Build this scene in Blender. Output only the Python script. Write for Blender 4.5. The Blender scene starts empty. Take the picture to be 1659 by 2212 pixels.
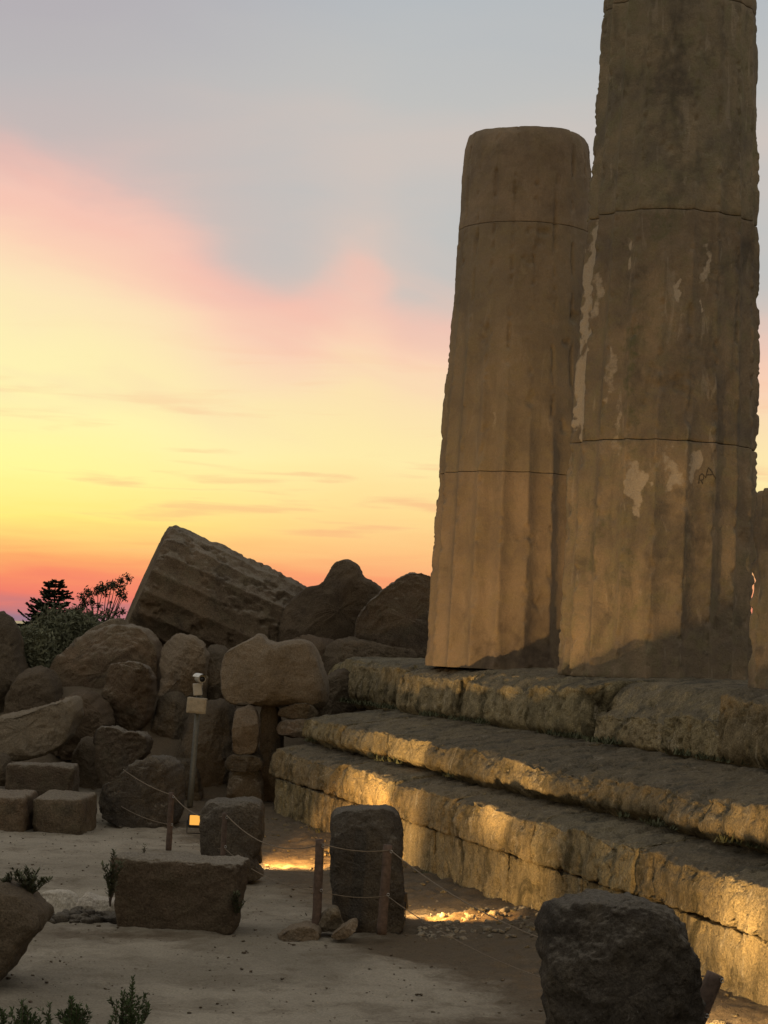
import bpy, math, random
import numpy as np
from mathutils import Matrix, Vector

random.seed(7)
R = math.radians
S = bpy.context.scene
COL = S.collection

# ------------------------------------------------------------------ camera
F = 4440.0            # focal length in photo pixels (photo taken as 1659 x 2212)
EYE = Vector((0.0, 0.0, 2.35))
PITCH = math.atan(262 / F)
ROLL = math.atan(0.036)
fw = Vector((0, math.cos(PITCH), math.sin(PITCH)))
r0 = Vector((1, 0, 0)); u0 = Vector((0, -math.sin(PITCH), math.cos(PITCH)))
rt = r0 * math.cos(ROLL) + u0 * math.sin(ROLL)
up = u0 * math.cos(ROLL) - r0 * math.sin(ROLL)
cam = bpy.data.cameras.new("camera")
cam.sensor_fit = 'VERTICAL'; cam.sensor_height = 36.0
cam.lens = 36.0 * F / 2212.0
cam.clip_start = 0.1; cam.clip_end = 6000
camo = bpy.data.objects.new("camera", cam); COL.objects.link(camo)
camo.matrix_world = Matrix((
    (rt.x, up.x, -fw.x, EYE.x), (rt.y, up.y, -fw.y, EYE.y),
    (rt.z, up.z, -fw.z, EYE.z), (0, 0, 0, 1)))
S.camera = camo

S.view_settings.view_transform = 'Standard'
S.view_settings.look = 'None'
S.view_settings.exposure = 0.0
S.view_settings.gamma = 1.0
S.view_settings.use_curve_mapping = False
try:
    S.cycles.max_bounces = 5
    S.cycles.use_denoising = True
except Exception:
    pass


def at(x, y, Y):
    """photo pixel at world depth Y -> world point"""
    d = fw + rt * ((x - 829.5) / F) - up * ((y - 1106.0) / F)
    k = Y / d.y
    return EYE + d * k


def gp(x, y, z=0.0):
    """photo pixel on the level z"""
    d = fw + rt * ((x - 829.5) / F) - up * ((y - 1106.0) / F)
    return EYE + d * ((z - EYE.z) / d.z)


def lin(c):
    return tuple((v / 255 / 12.92) if v / 255 <= 0.04045 else ((v / 255 + 0.055) / 1.055) ** 2.4 for v in c)


# ------------------------------------------------------------------ node helper
class NT:
    def __init__(s, tree):
        s.t = tree; s.n = tree.nodes; s.l = tree.links

    def add(s, kind, **kw):
        n = s.n.new(kind)
        ins = kw.pop('ins', {})
        for k, v in kw.items():
            setattr(n, k, v)
        for k, v in ins.items():
            s.put(n.inputs[k], v)
        return n

    def put(s, sock, v):
        if isinstance(v, bpy.types.NodeSocket):
            s.l.new(v, sock)
        else:
            sock.default_value = v

    def math(s, op, a, b=None, c=None, clamp=False):
        n = s.n.new('ShaderNodeMath'); n.operation = op; n.use_clamp = clamp
        s.put(n.inputs[0], a)
        if b is not None: s.put(n.inputs[1], b)
        if c is not None: s.put(n.inputs[2], c)
        return n.outputs[0]

    def mix(s, f, a, b, blend='MIX'):
        n = s.n.new('ShaderNodeMix'); n.data_type = 'RGBA'; n.blend_type = blend
        s.put(n.inputs[0], f); s.put(n.inputs[6], a); s.put(n.inputs[7], b)
        return n.outputs[2]

    def ramp(s, f, stops, interp='LINEAR'):
        n = s.n.new('ShaderNodeValToRGB'); cr = n.color_ramp; cr.interpolation = interp
        while len(cr.elements) < len(stops):
            cr.elements.new(0.5)
        for e, (p, c) in zip(cr.elements, stops):
            e.position = p
        for e, (p, c) in zip(cr.elements, stops):
            e.color = (*c, 1) if not isinstance(c, (int, float)) else (c, c, c, 1)
        s.put(n.inputs[0], f)
        return n.outputs[0]

    def noise(s, vec, scale, detail=4, rough=0.55, dist=0.0):
        n = s.n.new('ShaderNodeTexNoise')
        s.l.new(vec, n.inputs['Vector'])
        n.inputs['Scale'].default_value = scale; n.inputs['Detail'].default_value = detail
        n.inputs['Roughness'].default_value = rough; n.inputs['Distortion'].default_value = dist
        return n.outputs[0]

    def mapr(s, v, a, b, c=0.0, d=1.0, smooth=True):
        n = s.n.new('ShaderNodeMapRange')
        if smooth: n.interpolation_type = 'SMOOTHSTEP'
        s.put(n.inputs[0], v)
        for i, q in enumerate((a, b, c, d)):
            n.inputs[i + 1].default_value = q
        return n.outputs[0]


# ------------------------------------------------------------------ sky (dusk, sun just set ahead to the left)
W = bpy.data.worlds.new("World"); S.world = W; W.use_nodes = True
w = NT(W.node_tree); w.n.clear()
tc = w.add('ShaderNodeTexCoord')
sep = w.add('ShaderNodeSeparateXYZ', ins={0: tc.outputs['Generated']})
X_, Y_, Z_ = sep.outputs
el = w.math('ARCSINE', Z_)
az = w.math('ARCTAN2', X_, Y_)
cmb = w.add('ShaderNodeCombineXYZ', ins={0: w.math('MULTIPLY', az, 9.0), 1: w.math('MULTIPLY', el, 30.0), 2: 0.3})
n1 = w.noise(cmb.outputs[0], 1.0, 5, 0.5, 0.6)
cmb2 = w.add('ShaderNodeCombineXYZ', ins={0: w.math('MULTIPLY', az, 14.0), 1: w.math('MULTIPLY', el, 150.0), 2: 1.7})
n2 = w.noise(cmb2.outputs[0], 1.0, 4, 0.5, 0.4)
# height of the edge between blue sky and lit cloud veil, along the azimuth
azn = w.mapr(w.math('MULTIPLY_ADD', az, F, 829.0), -400, 1900, 0, 1, smooth=False)
def ax(x): return (x + 400) / 2300
bnd = w.ramp(azn, [(0, .245), (ax(0), .228), (ax(180), .215), (ax(350), .196), (ax(480), .168), (ax(620), .160),
                   (ax(720), .176), (ax(790), .178), (ax(850), .162), (ax(960), .157), (1.0, .150)], 'B_SPLINE')
eln = w.math('ADD', el, w.math('MULTIPLY', w.math('SUBTRACT', n1, 0.5), 0.034))
t = w.math('DIVIDE', w.math('MULTIPLY', eln, 0.222), bnd)
# keep the horizon bands unwarped
topf = w.mapr(el, .17, .25)
t = w.math('ADD', w.math('MULTIPLY', t, w.math('SUBTRACT', 1.0, topf)), w.math('MULTIPLY', eln, topf))
tm = w.mapr(el, 0.03, 0.14, 0, 1)
t = w.math('ADD', w.math('MULTIPLY', t, tm), w.math('MULTIPLY', w.math('ADD', el, w.math('MULTIPLY', w.math('SUBTRACT', n2, 0.5), 0.016)), w.math('SUBTRACT', 1.0, tm)))
M = 0.4
tn = w.math('DIVIDE', t, M, clamp=True)
def st(l): return [(a / M, lin(c)) for a, c in l]
left = w.ramp(tn, st([(0, (150, 120, 138)), (.007, (200, 122, 122)), (.013, (238, 126, 106)), (.021, (247, 142, 104)),
                      (.030, (250, 172, 106)), (.040, (252, 210, 120)), (.050, (255, 236, 128)), (.072, (255, 248, 156)),
                      (.104, (254, 247, 176)), (.131, (253, 240, 180)), (.156, (252, 228, 185)), (.180, (251, 209, 182)),
                      (.205, (242, 202, 186)), (.220, (216, 188, 182)), (.236, (196, 184, 182)), (.262, (186, 182, 183)),
                      (.31, (176, 171, 178)), (.4, (162, 166, 178))]))
right = w.ramp(tn, st([(0, (200, 124, 120)), (.012, (238, 134, 110)), (.026, (249, 162, 114)), (.038, (252, 196, 130)),
                       (.062, (253, 220, 148)), (.095, (253, 234, 170)), (.14, (251, 226, 176)), (.18, (249, 214, 184)),
                       (.210, (234, 200, 184)), (.232, (208, 195, 187)), (.26, (192, 192, 190)), (.31, (180, 186, 191)),
                       (.36, (174, 181, 190)), (.4, (166, 174, 188))]))
lr = w.mapr(w.math('MULTIPLY_ADD', az, F, 829.0), 0, 900)
col = w.mix(lr, left, right)
# pink streaks of thin cloud
strk = w.mapr(n2, 0.52, 0.72)
band = w.math('MULTIPLY', w.mapr(el, 0.02, 0.05), w.mapr(el, 0.16, 0.06))
col = w.mix(w.math('MULTIPLY', w.math('MULTIPLY', strk, band), 0.38), col, (*lin((244, 158, 124)), 1))
# the rosy lower rim of the blue, where the veil of cloud catches the last light
cmb3 = w.add('ShaderNodeCombineXYZ', ins={0: w.math('MULTIPLY', w.math('ADD', az, w.math('MULTIPLY', el, 1.2)), 6.0), 1: w.math('MULTIPLY', w.math('ADD', el, w.math('MULTIPLY', az, 0.25)), 22.0), 2: 4.1})
n3 = w.noise(cmb3.outputs[0], 1.0, 4, 0.5, 0.5)
dd_ = w.math('SUBTRACT', w.math('ADD', eln, 0.010), bnd)
rim = w.math('MULTIPLY', w.mapr(dd_, -.036, -.002), w.mapr(dd_, .022, .0))
azf = w.mapr(w.math('MULTIPLY_ADD', az, F, 829.0), 1500, 300, .35, 1)
col = w.mix(w.math('MULTIPLY', w.math('MULTIPLY', rim, azf), w.mapr(n3, .32, .66, .08, .55)), col, (*lin((250, 184, 168)), 1))
vb = w.math('MULTIPLY', w.mapr(el, 0.08, 0.12), w.mapr(el, 0.20, 0.15))
col = w.mix(w.math('MULTIPLY', w.math('MULTIPLY', w.mapr(n3, .50, .66), vb), .25), col, (*lin((246, 196, 176)), 1))
# higher and away from the sunset the sky goes dusky blue
dusk = (*lin((194, 191, 190)), 1)
hi = w.mapr(el, 0.30, 0.75)
col = w.mix(hi, col, dusk)
back = w.mapr(Y_, 0.80, -0.1)
bcol = w.mix(w.mapr(el, 0.0, 0.7), (*lin((163, 150, 130)), 1), (*lin((194, 189, 182)), 1))
col = w.mix(back, col, bcol)
# the physical sky with the sun on the horizon adds its small share
sky = w.add('ShaderNodeTexSky')
sky.sky_type = 'NISHITA'; sky.sun_disc = False
sky.sun_elevation = R(0.5); sky.sun_rotation = R(-9)
bg1 = w.add('ShaderNodeBackground', ins={0: sky.outputs[0], 1: 0.002})
bg2 = w.add('ShaderNodeBackground', ins={0: col, 1: 1.0})
ad = w.add('ShaderNodeAddShader', ins={0: bg1.outputs[0], 1: bg2.outputs[0]})
out = w.add('ShaderNodeOutputWorld', ins={0: ad.outputs[0]})

# ------------------------------------------------------------------ numpy noise
_rng = np.random.RandomState(3)
PERM = _rng.permutation(4096)
GR = _rng.normal(size=(4096, 3)); GR /= np.linalg.norm(GR, axis=1)[:, None]


def pn(P):
    P = np.asarray(P, float)
    i = np.floor(P).astype(np.int64); f = P - i
    u = f * f * f * (f * (f * 6 - 15) + 10)
    res = 0
    for dx in (0, 1):
        for dy in (0, 1):
            for dz in (0, 1):
                h = PERM[(PERM[(PERM[(i[:, 0] + dx) & 4095] + i[:, 1] + dy) & 4095] + i[:, 2] + dz) & 4095]
                g = GR[h]
                d = g[:, 0] * (f[:, 0] - dx) + g[:, 1] * (f[:, 1] - dy) + g[:, 2] * (f[:, 2] - dz)
                wt = (u[:, 0] if dx else 1 - u[:, 0]) * (u[:, 1] if dy else 1 - u[:, 1]) * (u[:, 2] if dz else 1 - u[:, 2])
                res = res + wt * d
    return res * 1.6


def fbm(P, freq, oct=4, gain=0.5, seed=0.0):
    P = np.asarray(P, float) * freq + np.array([seed * 17.3 + .37, seed * 5.9 + .11, seed * 11.7 + .73])
    a = 1.0; r = 0; tot = 0
    for o in range(oct):
        r = r + a * pn(P * (2.03 ** o) + o * 9.7); tot += a; a *= gain
    return r / tot


def sstep(a, b, x):
    t = np.clip((x - a) / (b - a), 0, 1)
    return t * t * (3 - 2 * t)


# ------------------------------------------------------------------ mesh making
def mesh_obj(name, V, Fq, mat, parent=None, smooth=True, attrs=None):
    me = bpy.data.meshes.new(name)
    V = np.asarray(V, dtype=np.float32)
    if isinstance(Fq, np.ndarray):
        n, k = Fq.shape
        me.vertices.add(len(V)); me.vertices.foreach_set("co", V.ravel())
        me.loops.add(n * k); me.loops.foreach_set("vertex_index", Fq.astype(np.int32).ravel())
        me.polygons.add(n)
        me.polygons.foreach_set("loop_start", np.arange(0, n * k, k, dtype=np.int32))
        me.polygons.foreach_set("loop_total", np.full(n, k, dtype=np.int32))
    else:
        me.from_pydata([tuple(map(float, v)) for v in V], [], [tuple(f) for f in Fq])
    me.update(calc_edges=True)
    me.validate()
    if smooth:
        me.polygons.foreach_set("use_smooth", [True] * len(me.polygons))
    if attrs:
        for an, arr in attrs.items():
            a = me.attributes.new(an, 'FLOAT_COLOR', 'POINT')
            c = np.ones((len(V), 4), np.float32); c[:, :3] = arr
            a.data.foreach_set("color", c.ravel())
    me.materials.append(mat)
    o = bpy.data.objects.new(name, me); COL.objects.link(o)
    if parent is not None:
        o.parent = parent
    return o


def tag(o, label=None, cat=None, group=None, kind=None):
    if label: o['label'] = label
    if cat: o['category'] = cat
    if group: o['group'] = group
    if kind: o['kind'] = kind
    return o


def empty(name, loc, label, cat, group=None):
    o = bpy.data.objects.new(name, None); COL.objects.link(o)
    o.location = loc; o.empty_display_size = 0.2
    return tag(o, label, cat, group)


def box_grid(nx, ny, nz):
    """surface of a lattice box in [-1,1]^3"""
    idx = -np.ones((nx + 1, ny + 1, nz + 1), np.int64)
    I, J, K = np.meshgrid(range(nx + 1), range(ny + 1), range(nz + 1), indexing='ij')
    m = (I == 0) | (I == nx) | (J == 0) | (J == ny) | (K == 0) | (K == nz)
    idx[m] = np.arange(m.sum())
    P = np.stack([I[m] / nx * 2 - 1, J[m] / ny * 2 - 1, K[m] / nz * 2 - 1], 1)
    Fs = []
    def q(a, flip):
        f = np.stack([a[:-1, :-1], a[1:, :-1], a[1:, 1:], a[:-1, 1:]], -1).reshape(-1, 4)
        Fs.append(f[:, ::-1] if flip else f)
    q(idx[0], True); q(idx[-1], False)
    q(idx[:, 0], False); q(idx[:, -1], True)
    q(idx[:, :, 0], True); q(idx[:, :, -1], False)
    return P, np.concatenate(Fs)


def rbox(dims, r, res, maxn=110):
    """rounded box, dims full size, r corner radius, res vertex spacing"""
    d = np.array(dims) / 2
    n = [int(min(maxn, max(5, round(2 * a / res)))) for a in d]
    P, Fq = box_grid(*n)
    # denser near edges
    P = np.sign(P) * (1 - (1 - np.abs(P)) ** 1.25)
    P = P * d
    rr = min(r, min(d) * 0.95)
    inner = np.clip(P, -(d - rr), d - rr)
    D = P - inner
    L = np.linalg.norm(D, axis=1)[:, None]; L[L == 0] = 1
    return inner + D / L * rr, Fq


def normals_of(V, Fq):
    a = V[Fq[:, 0]]; b = V[Fq[:, 1]]; c = V[Fq[:, 2]]; d = V[Fq[:, 3]]
    n = np.cross(c - a, d - b)
    N = np.zeros_like(V)
    for k in range(4):
        np.add.at(N, Fq[:, k], n)
    L = np.linalg.norm(N, axis=1)[:, None]; L[L == 0] = 1
    return N / L


def chip(V, rs, n, size, c=None, up_bias=0.0):
    """cut n random planes off a solid: flat broken facets"""
    ctr = V.mean(0) if c is None else c
    for _ in range(n):
        d = rs.normal(size=3); d[2] += up_bias; d /= np.linalg.norm(d)
        pr = (V - ctr) @ d
        m = pr.max(); cut = m * (1 - rs.uniform(0.4, 1.0) * size)
        over = np.maximum(pr - cut, 0)
        V = V - over[:, None] * d[None] * 0.93
    return V


def rough(V, Fq, seed, amps):
    N = normals_of(V, Fq)
    D = 0
    for freq, amp, o in amps:
        D = D + fbm(V, freq, o, 0.55, seed) * amp
    return V + N * D[:, None]


def rotz(V, a):
    c, s = math.cos(a), math.sin(a)
    return np.stack([V[:, 0] * c - V[:, 1] * s, V[:, 0] * s + V[:, 1] * c, V[:, 2]], 1)


def rotm(V, rx=0, ry=0, rz=0):
    Mx = (Matrix.Rotation(rz, 3, 'Z') @ Matrix.Rotation(ry, 3, 'Y') @ Matrix.Rotation(rx, 3, 'X'))
    return V @ np.array(Mx).T


# ------------------------------------------------------------------ materials
def new_mat(name):
    m = bpy.data.materials.new(name); m.use_nodes = True
    t = NT(m.node_tree); t.n.clear()
    b = t.add('ShaderNodeBsdfPrincipled'); o = t.add('ShaderNodeOutputMaterial', ins={0: b.outputs[0]})
    b.inputs['Roughness'].default_value = 0.92
    b.inputs['Specular IOR Level'].default_value = 0.15
    return m, t, b


def stone_mat(name, c1, c2, c3, dark=(.07, .065, .055), pale=(.5, .45, .36), dk=0.5, pl=0.25, streak=0.0, stain_shade=False,
              bump=0.6, scale=1.0, grain=1.0, top_grey=0.0, top_light=0.0, fine=1.0, vary=.10):
    m, t, b = new_mat(name)
    tcn = t.add('ShaderNodeTexCoord'); v = tcn.outputs['Object']
    mp = t.add('ShaderNodeMapping'); t.l.new(v, mp.inputs[0]); mp.inputs['Scale'].default_value = (1, 1, 0.22)
    vs = mp.outputs[0]
    a = t.noise(v, 1.3 * scale, 5, 0.6, 0.5)
    c = t.mix(t.mapr(a, 0.32, 0.68), (*c1, 1), (*c2, 1))
    a2 = t.noise(v, 4.5 * scale, 6, 0.65, 0.3)
    c = t.mix(t.mapr(a2, 0.42, 0.72), c, (*c3, 1))
    oi = t.add('ShaderNodeObjectInfo')
    c = t.mix(1.0, c, t.ramp(oi.outputs['Random'], [(0.0, (1 - vary, 1 - vary, 1 - vary)), (0.35, (1 + .5 * vary, 1 + .25 * vary, 1.0)), (0.7, (.95, 1.0, .98)), (1.0, (1 + vary, 1 + vary, 1 + vary * .9))]), 'MULTIPLY')
    # dark lichen and soot crust
    d = t.noise(v, 2.2 * scale, 8, 0.68, 0.8)
    dm = t.mapr(d, 0.62 - 0.2 * dk, 0.80 - 0.2 * dk)
    c = t.mix(t.math('MULTIPLY', dm, min(1, dk + .2)), c, (*dark, 1))
    if streak:
        s1 = t.noise(vs, 5.5 * scale, 5, 0.6, 0.4)
        c = t.mix(t.math('MULTIPLY', t.mapr(s1, 0.50, 0.70), streak), c, (*dark, 1))
        s2 = t.noise(vs, 7.5 * scale, 5, 0.6, 0.9)
        c = t.mix(t.math('MULTIPLY', t.mapr(s2, 0.60, 0.68), streak * 0.8), c, (*pale, 1))
    if pl:
        p = t.noise(v, 6.0 * scale, 7, 0.7, 1.2)
        c = t.mix(t.math('MULTIPLY', t.mapr(p, 0.70 - .12 * pl, 0.76 - .12 * pl), 0.55), c, (*pale, 1))
    if stain_shade:
        at_ = t.add('ShaderNodeAttribute', attribute_name='stain_shade')
        sx = t.add('ShaderNodeSeparateColor', ins={0: at_.outputs['Color']})
        brk = t.noise(v, 14, 5, 0.65)
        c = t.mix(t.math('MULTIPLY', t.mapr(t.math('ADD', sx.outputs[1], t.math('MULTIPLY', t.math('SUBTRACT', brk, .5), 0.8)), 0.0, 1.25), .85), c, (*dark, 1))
        c = t.mix(t.math('MULTIPLY', t.mapr(t.math('ADD', sx.outputs[0], t.math('MULTIPLY', t.math('SUBTRACT', brk, .5), 0.9)), 0.38, 0.80), 0.85), c, (*pale, 1))
        c = t.mix(t.mapr(t.math('ADD', sx.outputs[2], t.math('MULTIPLY', t.math('SUBTRACT', brk, .5), 0.8)), 0.3, 0.9), c, (.10, .105, .055, 1))
    if top_grey:
        # upward faces turned greyer, broken up by noise
        ge = t.add('ShaderNodeNewGeometry')
        nz = t.add('ShaderNodeSeparateXYZ', ins={0: ge.outputs['Normal']}).outputs[2]
        ln = t.noise(v, 9 * scale, 6, 0.7)
        lm = t.mapr(t.math('ADD', nz, t.math('MULTIPLY', t.math('SUBTRACT', ln, .5), 1.6)), 0.35, 0.85)
        c = t.mix(t.math('MULTIPLY', lm, top_grey), c, (.10, .094, .08, 1))
    if top_light:
        # tops painted paler, as sky light leaves them, plus dry crust
        ge = t.add('ShaderNodeNewGeometry')
        nz = t.add('ShaderNodeSeparateXYZ', ins={0: ge.outputs['Normal']}).outputs[2]
        ln = t.noise(v, 12 * scale, 6, 0.7)
        lm = t.mapr(t.math('ADD', nz, t.math('MULTIPLY', t.math('SUBTRACT', ln, .5), 1.2)), 0.45, 0.9)
        c = t.mix(t.math('MULTIPLY', lm, top_light), c, (.34, .31, .25, 1))
    g = t.noise(v, 55, 4, 0.7)
    g2 = t.noise(v, 150, 2, 0.6)
    c = t.mix(1.0, c, t.ramp(g, [(0.3, 1 - .4 * fine), (0.7, 1 + .32 * fine)]), 'MULTIPLY')
    c = t.mix(1.0, c, t.ramp(g2, [(0.3, 1 - .22 * fine), (0.7, 1 + .2 * fine)]), 'MULTIPLY')
    t.l.new(c, b.inputs['Base Color'])
    # bump: grain, pits, coarse hollows
    vo = t.add('ShaderNodeTexVoronoi', ins={'Vector': v, 'Scale': 26.0})
    pit = t.mapr(vo.outputs['Distance'], 0.05, 0.35)
    pn_ = t.noise(v, 9, 8, 0.72)
    hgt = t.math('ADD', t.math('MULTIPLY', pn_, 1.0), t.math('MULTIPLY', pit, 0.16))
    hgt = t.math('ADD', hgt, t.math('MULTIPLY', g, 0.25 * grain))
    bp = t.add('ShaderNodeBump', ins={'Strength': bump, 'Distance': 0.05, 'Height': hgt})
    t.l.new(bp.outputs[0], b.inputs['Normal'])
    return m


M_COL = stone_mat("column_stone", (.29, .22, .14), (.165, .135, .10), (.205, .175, .105), dark=(.08, .068, .055), pale=(.40, .335, .25),
                  dk=.42, pl=.05, streak=.38, stain_shade=True, bump=.5, fine=.35)
M_COLB = stone_mat("column_stone_smooth", (.265, .20, .135), (.18, .14, .10), (.225, .175, .11), dark=(.095, .073, .055), pale=(.38, .32, .24),
                   dk=.24, pl=.0, streak=.2, stain_shade=True, bump=.35, fine=.3)
M_STEP = stone_mat("step_stone", (.31, .25, .145), (.235, .19, .115), (.35, .275, .15), dark=(.085, .072, .04), pale=(.52, .45, .32),
                   dk=.72, pl=.8, streak=.6, bump=1.1, top_grey=.55, vary=.2)
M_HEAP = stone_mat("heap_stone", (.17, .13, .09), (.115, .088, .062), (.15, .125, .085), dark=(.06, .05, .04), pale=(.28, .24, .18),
                   dk=.5, pl=.1, bump=1.0, top_light=.35, vary=.28)
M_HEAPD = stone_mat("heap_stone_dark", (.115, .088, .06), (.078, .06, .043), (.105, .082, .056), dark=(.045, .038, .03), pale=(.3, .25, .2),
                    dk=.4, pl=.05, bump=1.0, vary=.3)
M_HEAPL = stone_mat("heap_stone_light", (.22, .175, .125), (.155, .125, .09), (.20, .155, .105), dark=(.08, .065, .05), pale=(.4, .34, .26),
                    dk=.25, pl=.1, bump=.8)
M_DARK = stone_mat("dark_lichen_stone", (.105, .092, .074), (.06, .053, .045), (.13, .112, .085), dark=(.03, .028, .025), pale=(.36, .34, .3),
                   dk=.45, pl=.5, bump=1.3, top_light=.3, vary=.12)
M_BLOCK = stone_mat("brown_block_stone", (.115, .085, .058), (.08, .06, .042), (.10, .078, .052), dark=(.045, .036, .028), pale=(.3, .25, .18),
                    dk=.45, pl=.05, bump=.8, top_light=.5)
M_PALE = stone_mat("pale_stone", (.45, .42, .36), (.38, .34, .28), (.42, .38, .3), dark=(.2, .17, .14), pale=(.55, .5, .44), dk=.15, pl=.2, bump=.6)


def sand_mat():
    m, t, b = new_mat("sand")
    v = t.add('ShaderNodeTexCoord').outputs['Object']
    a = t.noise(v, 0.55, 6, 0.6, 0.6)
    c = t.mix(t.mapr(a, .35, .65), (.205, .18, .135, 1), (.32, .285, .22, 1))
    d = t.noise(v, 1.9, 7, 0.68, 0.6)
    c = t.mix(t.math('MULTIPLY', t.mapr(d, .48, .70), .7), c, (.14, .115, .08, 1))
    e = t.noise(v, 7, 6, 0.7, 0.4)
    c = t.mix(t.math('MULTIPLY', t.mapr(e, .58, .75), .45), c, (.40, .36, .29, 1))
    at_ = t.add('ShaderNodeAttribute', attribute_name='stain_shade')
    sx = t.add('ShaderNodeSeparateColor', ins={0: at_.outputs['Color']})
    brk = t.noise(v, 5, 6, 0.65)
    c = t.mix(t.mapr(t.math('ADD', sx.outputs[0], t.math('MULTIPLY', t.math('SUBTRACT', brk, .5), 0.9)), .25, .8), c, (.115, .09, .06, 1))
    c = t.mix(t.math('MULTIPLY', t.mapr(t.math('ADD', sx.outputs[1], t.math('MULTIPLY', t.math('SUBTRACT', brk, .5), 0.9)), .3, .8), .8), c, (.09, .095, .05, 1))
    g = t.noise(v, 60, 5, 0.75)
    c = t.mix(1.0, c, t.ramp(g, [(0.3, .70), (0.7, 1.25)]), 'MULTIPLY')
    t.l.new(c, b.inputs['Base Color'])
    n = t.noise(v, 14, 8, 0.7)
    bp = t.add('ShaderNodeBump', ins={'Strength': .8, 'Distance': .03, 'Height': t.math('ADD', n, t.math('MULTIPLY', g, .3))})
    t.l.new(bp.outputs[0], b.inputs['Normal'])
    return m


def simple_mat(name, c, rough_=0.8, metal=0.0, var=0.25, sc=30, spec=0.3):
    m, t, b = new_mat(name)
    v = t.add('ShaderNodeTexCoord').outputs['Object']
    n = t.noise(v, sc, 4, 0.6)
    cc = t.mix(1.0, (*c, 1), t.ramp(n, [(0.3, 1 - var), (0.7, 1 + var)]), 'MULTIPLY')
    t.l.new(cc, b.inputs['Base Color'])
    b.inputs['Roughness'].default_value = rough_; b.inputs['Metallic'].default_value = metal
    b.inputs['Specular IOR Level'].default_value = spec
    bp = t.add('ShaderNodeBump', ins={'Strength': .2, 'Distance': .01, 'Height': n})
    t.l.new(bp.outputs[0], b.inputs['Normal'])
    return m


M_SAND = sand_mat()
M_WOOD = simple_mat("post_wood", (.095, .066, .05), .85, var=.4, sc=25)
M_ROPE = simple_mat("rope", (.17, .135, .095), .9)
M_STEEL = simple_mat("steel", (.4, .4, .38), .4, .8, .1)
M_POLE = simple_mat("galvanised_pole", (.13, .135, .125), .6, .2, .2)
M_WHITE = simple_mat("white_plastic", (.36, .34, .29), .5, var=.08)
M_BOX = simple_mat("box_plastic", (.30, .26, .19), .7, var=.2)
M_BLACK = simple_mat("black_housing", (.02, .02, .02), .5)
M_LENS = simple_mat("dark_glass", (.01, .01, .012), .1, spec=.6)
M_LEAF = simple_mat("leaf", (.050, .075, .026), .75, var=.45, sc=9)
M_LEAF2 = simple_mat("leaf_dusty", (.075, .08, .04), .85, var=.4, sc=6)
M_LEAFG = simple_mat("leaf_grey_green", (.115, .12, .07), .85, var=.4, sc=6)
M_NEEDLE = simple_mat("needle", (.030, .042, .02), .8, var=.4, sc=3)
M_BARK = simple_mat("bark", (.07, .05, .035), .95, var=.3)
M_PAINT = simple_mat("graffiti_paint", (.07, .056, .04), .9)


def emit_mat(name, c, s):
    m = bpy.data.materials.new(name); m.use_nodes = True
    t = NT(m.node_tree); t.n.clear()
    e = t.add('ShaderNodeEmission', ins={0: (*c, 1), 1: s}); t.add('ShaderNodeOutputMaterial', ins={0: e.outputs[0]})
    return m


M_GLOW = emit_mat("lamp_glass_lit", (1, .46, .08), 1.05)

# ------------------------------------------------------------------ layout of the temple platform
TH = R(16.5)
CT, SN = math.cos(TH), math.sin(TH)
ZE = 2.35


def tp(t_, p, z):
    """t along the steps (away from camera), p outward distance, z world"""
    return (-t_ * SN + p * CT, t_ * CT + p * SN, z)


def t_at(x, p):
    """t where photo column x meets the line p"""
    Y = F * p / (CT * (x + 486.0))
    return (Y - p * SN) / CT


# ------------------------------------------------------------------ ground
def ground_h(x, y):
    P = np.stack([x, y, np.zeros_like(x)], 1)
    h = fbm(P, .35, 3, .5, 1) * .06 + fbm(P, 2.2, 4, .6, 2) * .018
    fade = sstep(60, 30, np.hypot(x, y - 18))
    h = h * fade
    # heap mound behind
    m = sstep(27.6, 31, y) * sstep(41, 36, y) * sstep(-7.5, -4.2, x) * sstep(3.5, .3, x)
    h = h + m * (1.15 + .25 * fbm(P, .6, 3, .5, 5))
    m2 = sstep(24.5, 30, y) * sstep(44, 38, y) * sstep(-1.9, -3.5, x) * sstep(-14, -8, x)
    h = h + m2 * .35
    # stony rise under the lit rubble beside the steps
    p = x * CT + y * SN; tt = -x * SN + y * CT
    h = h + .05 * sstep(5.2, 6.2, p) * fade
    return h


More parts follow.
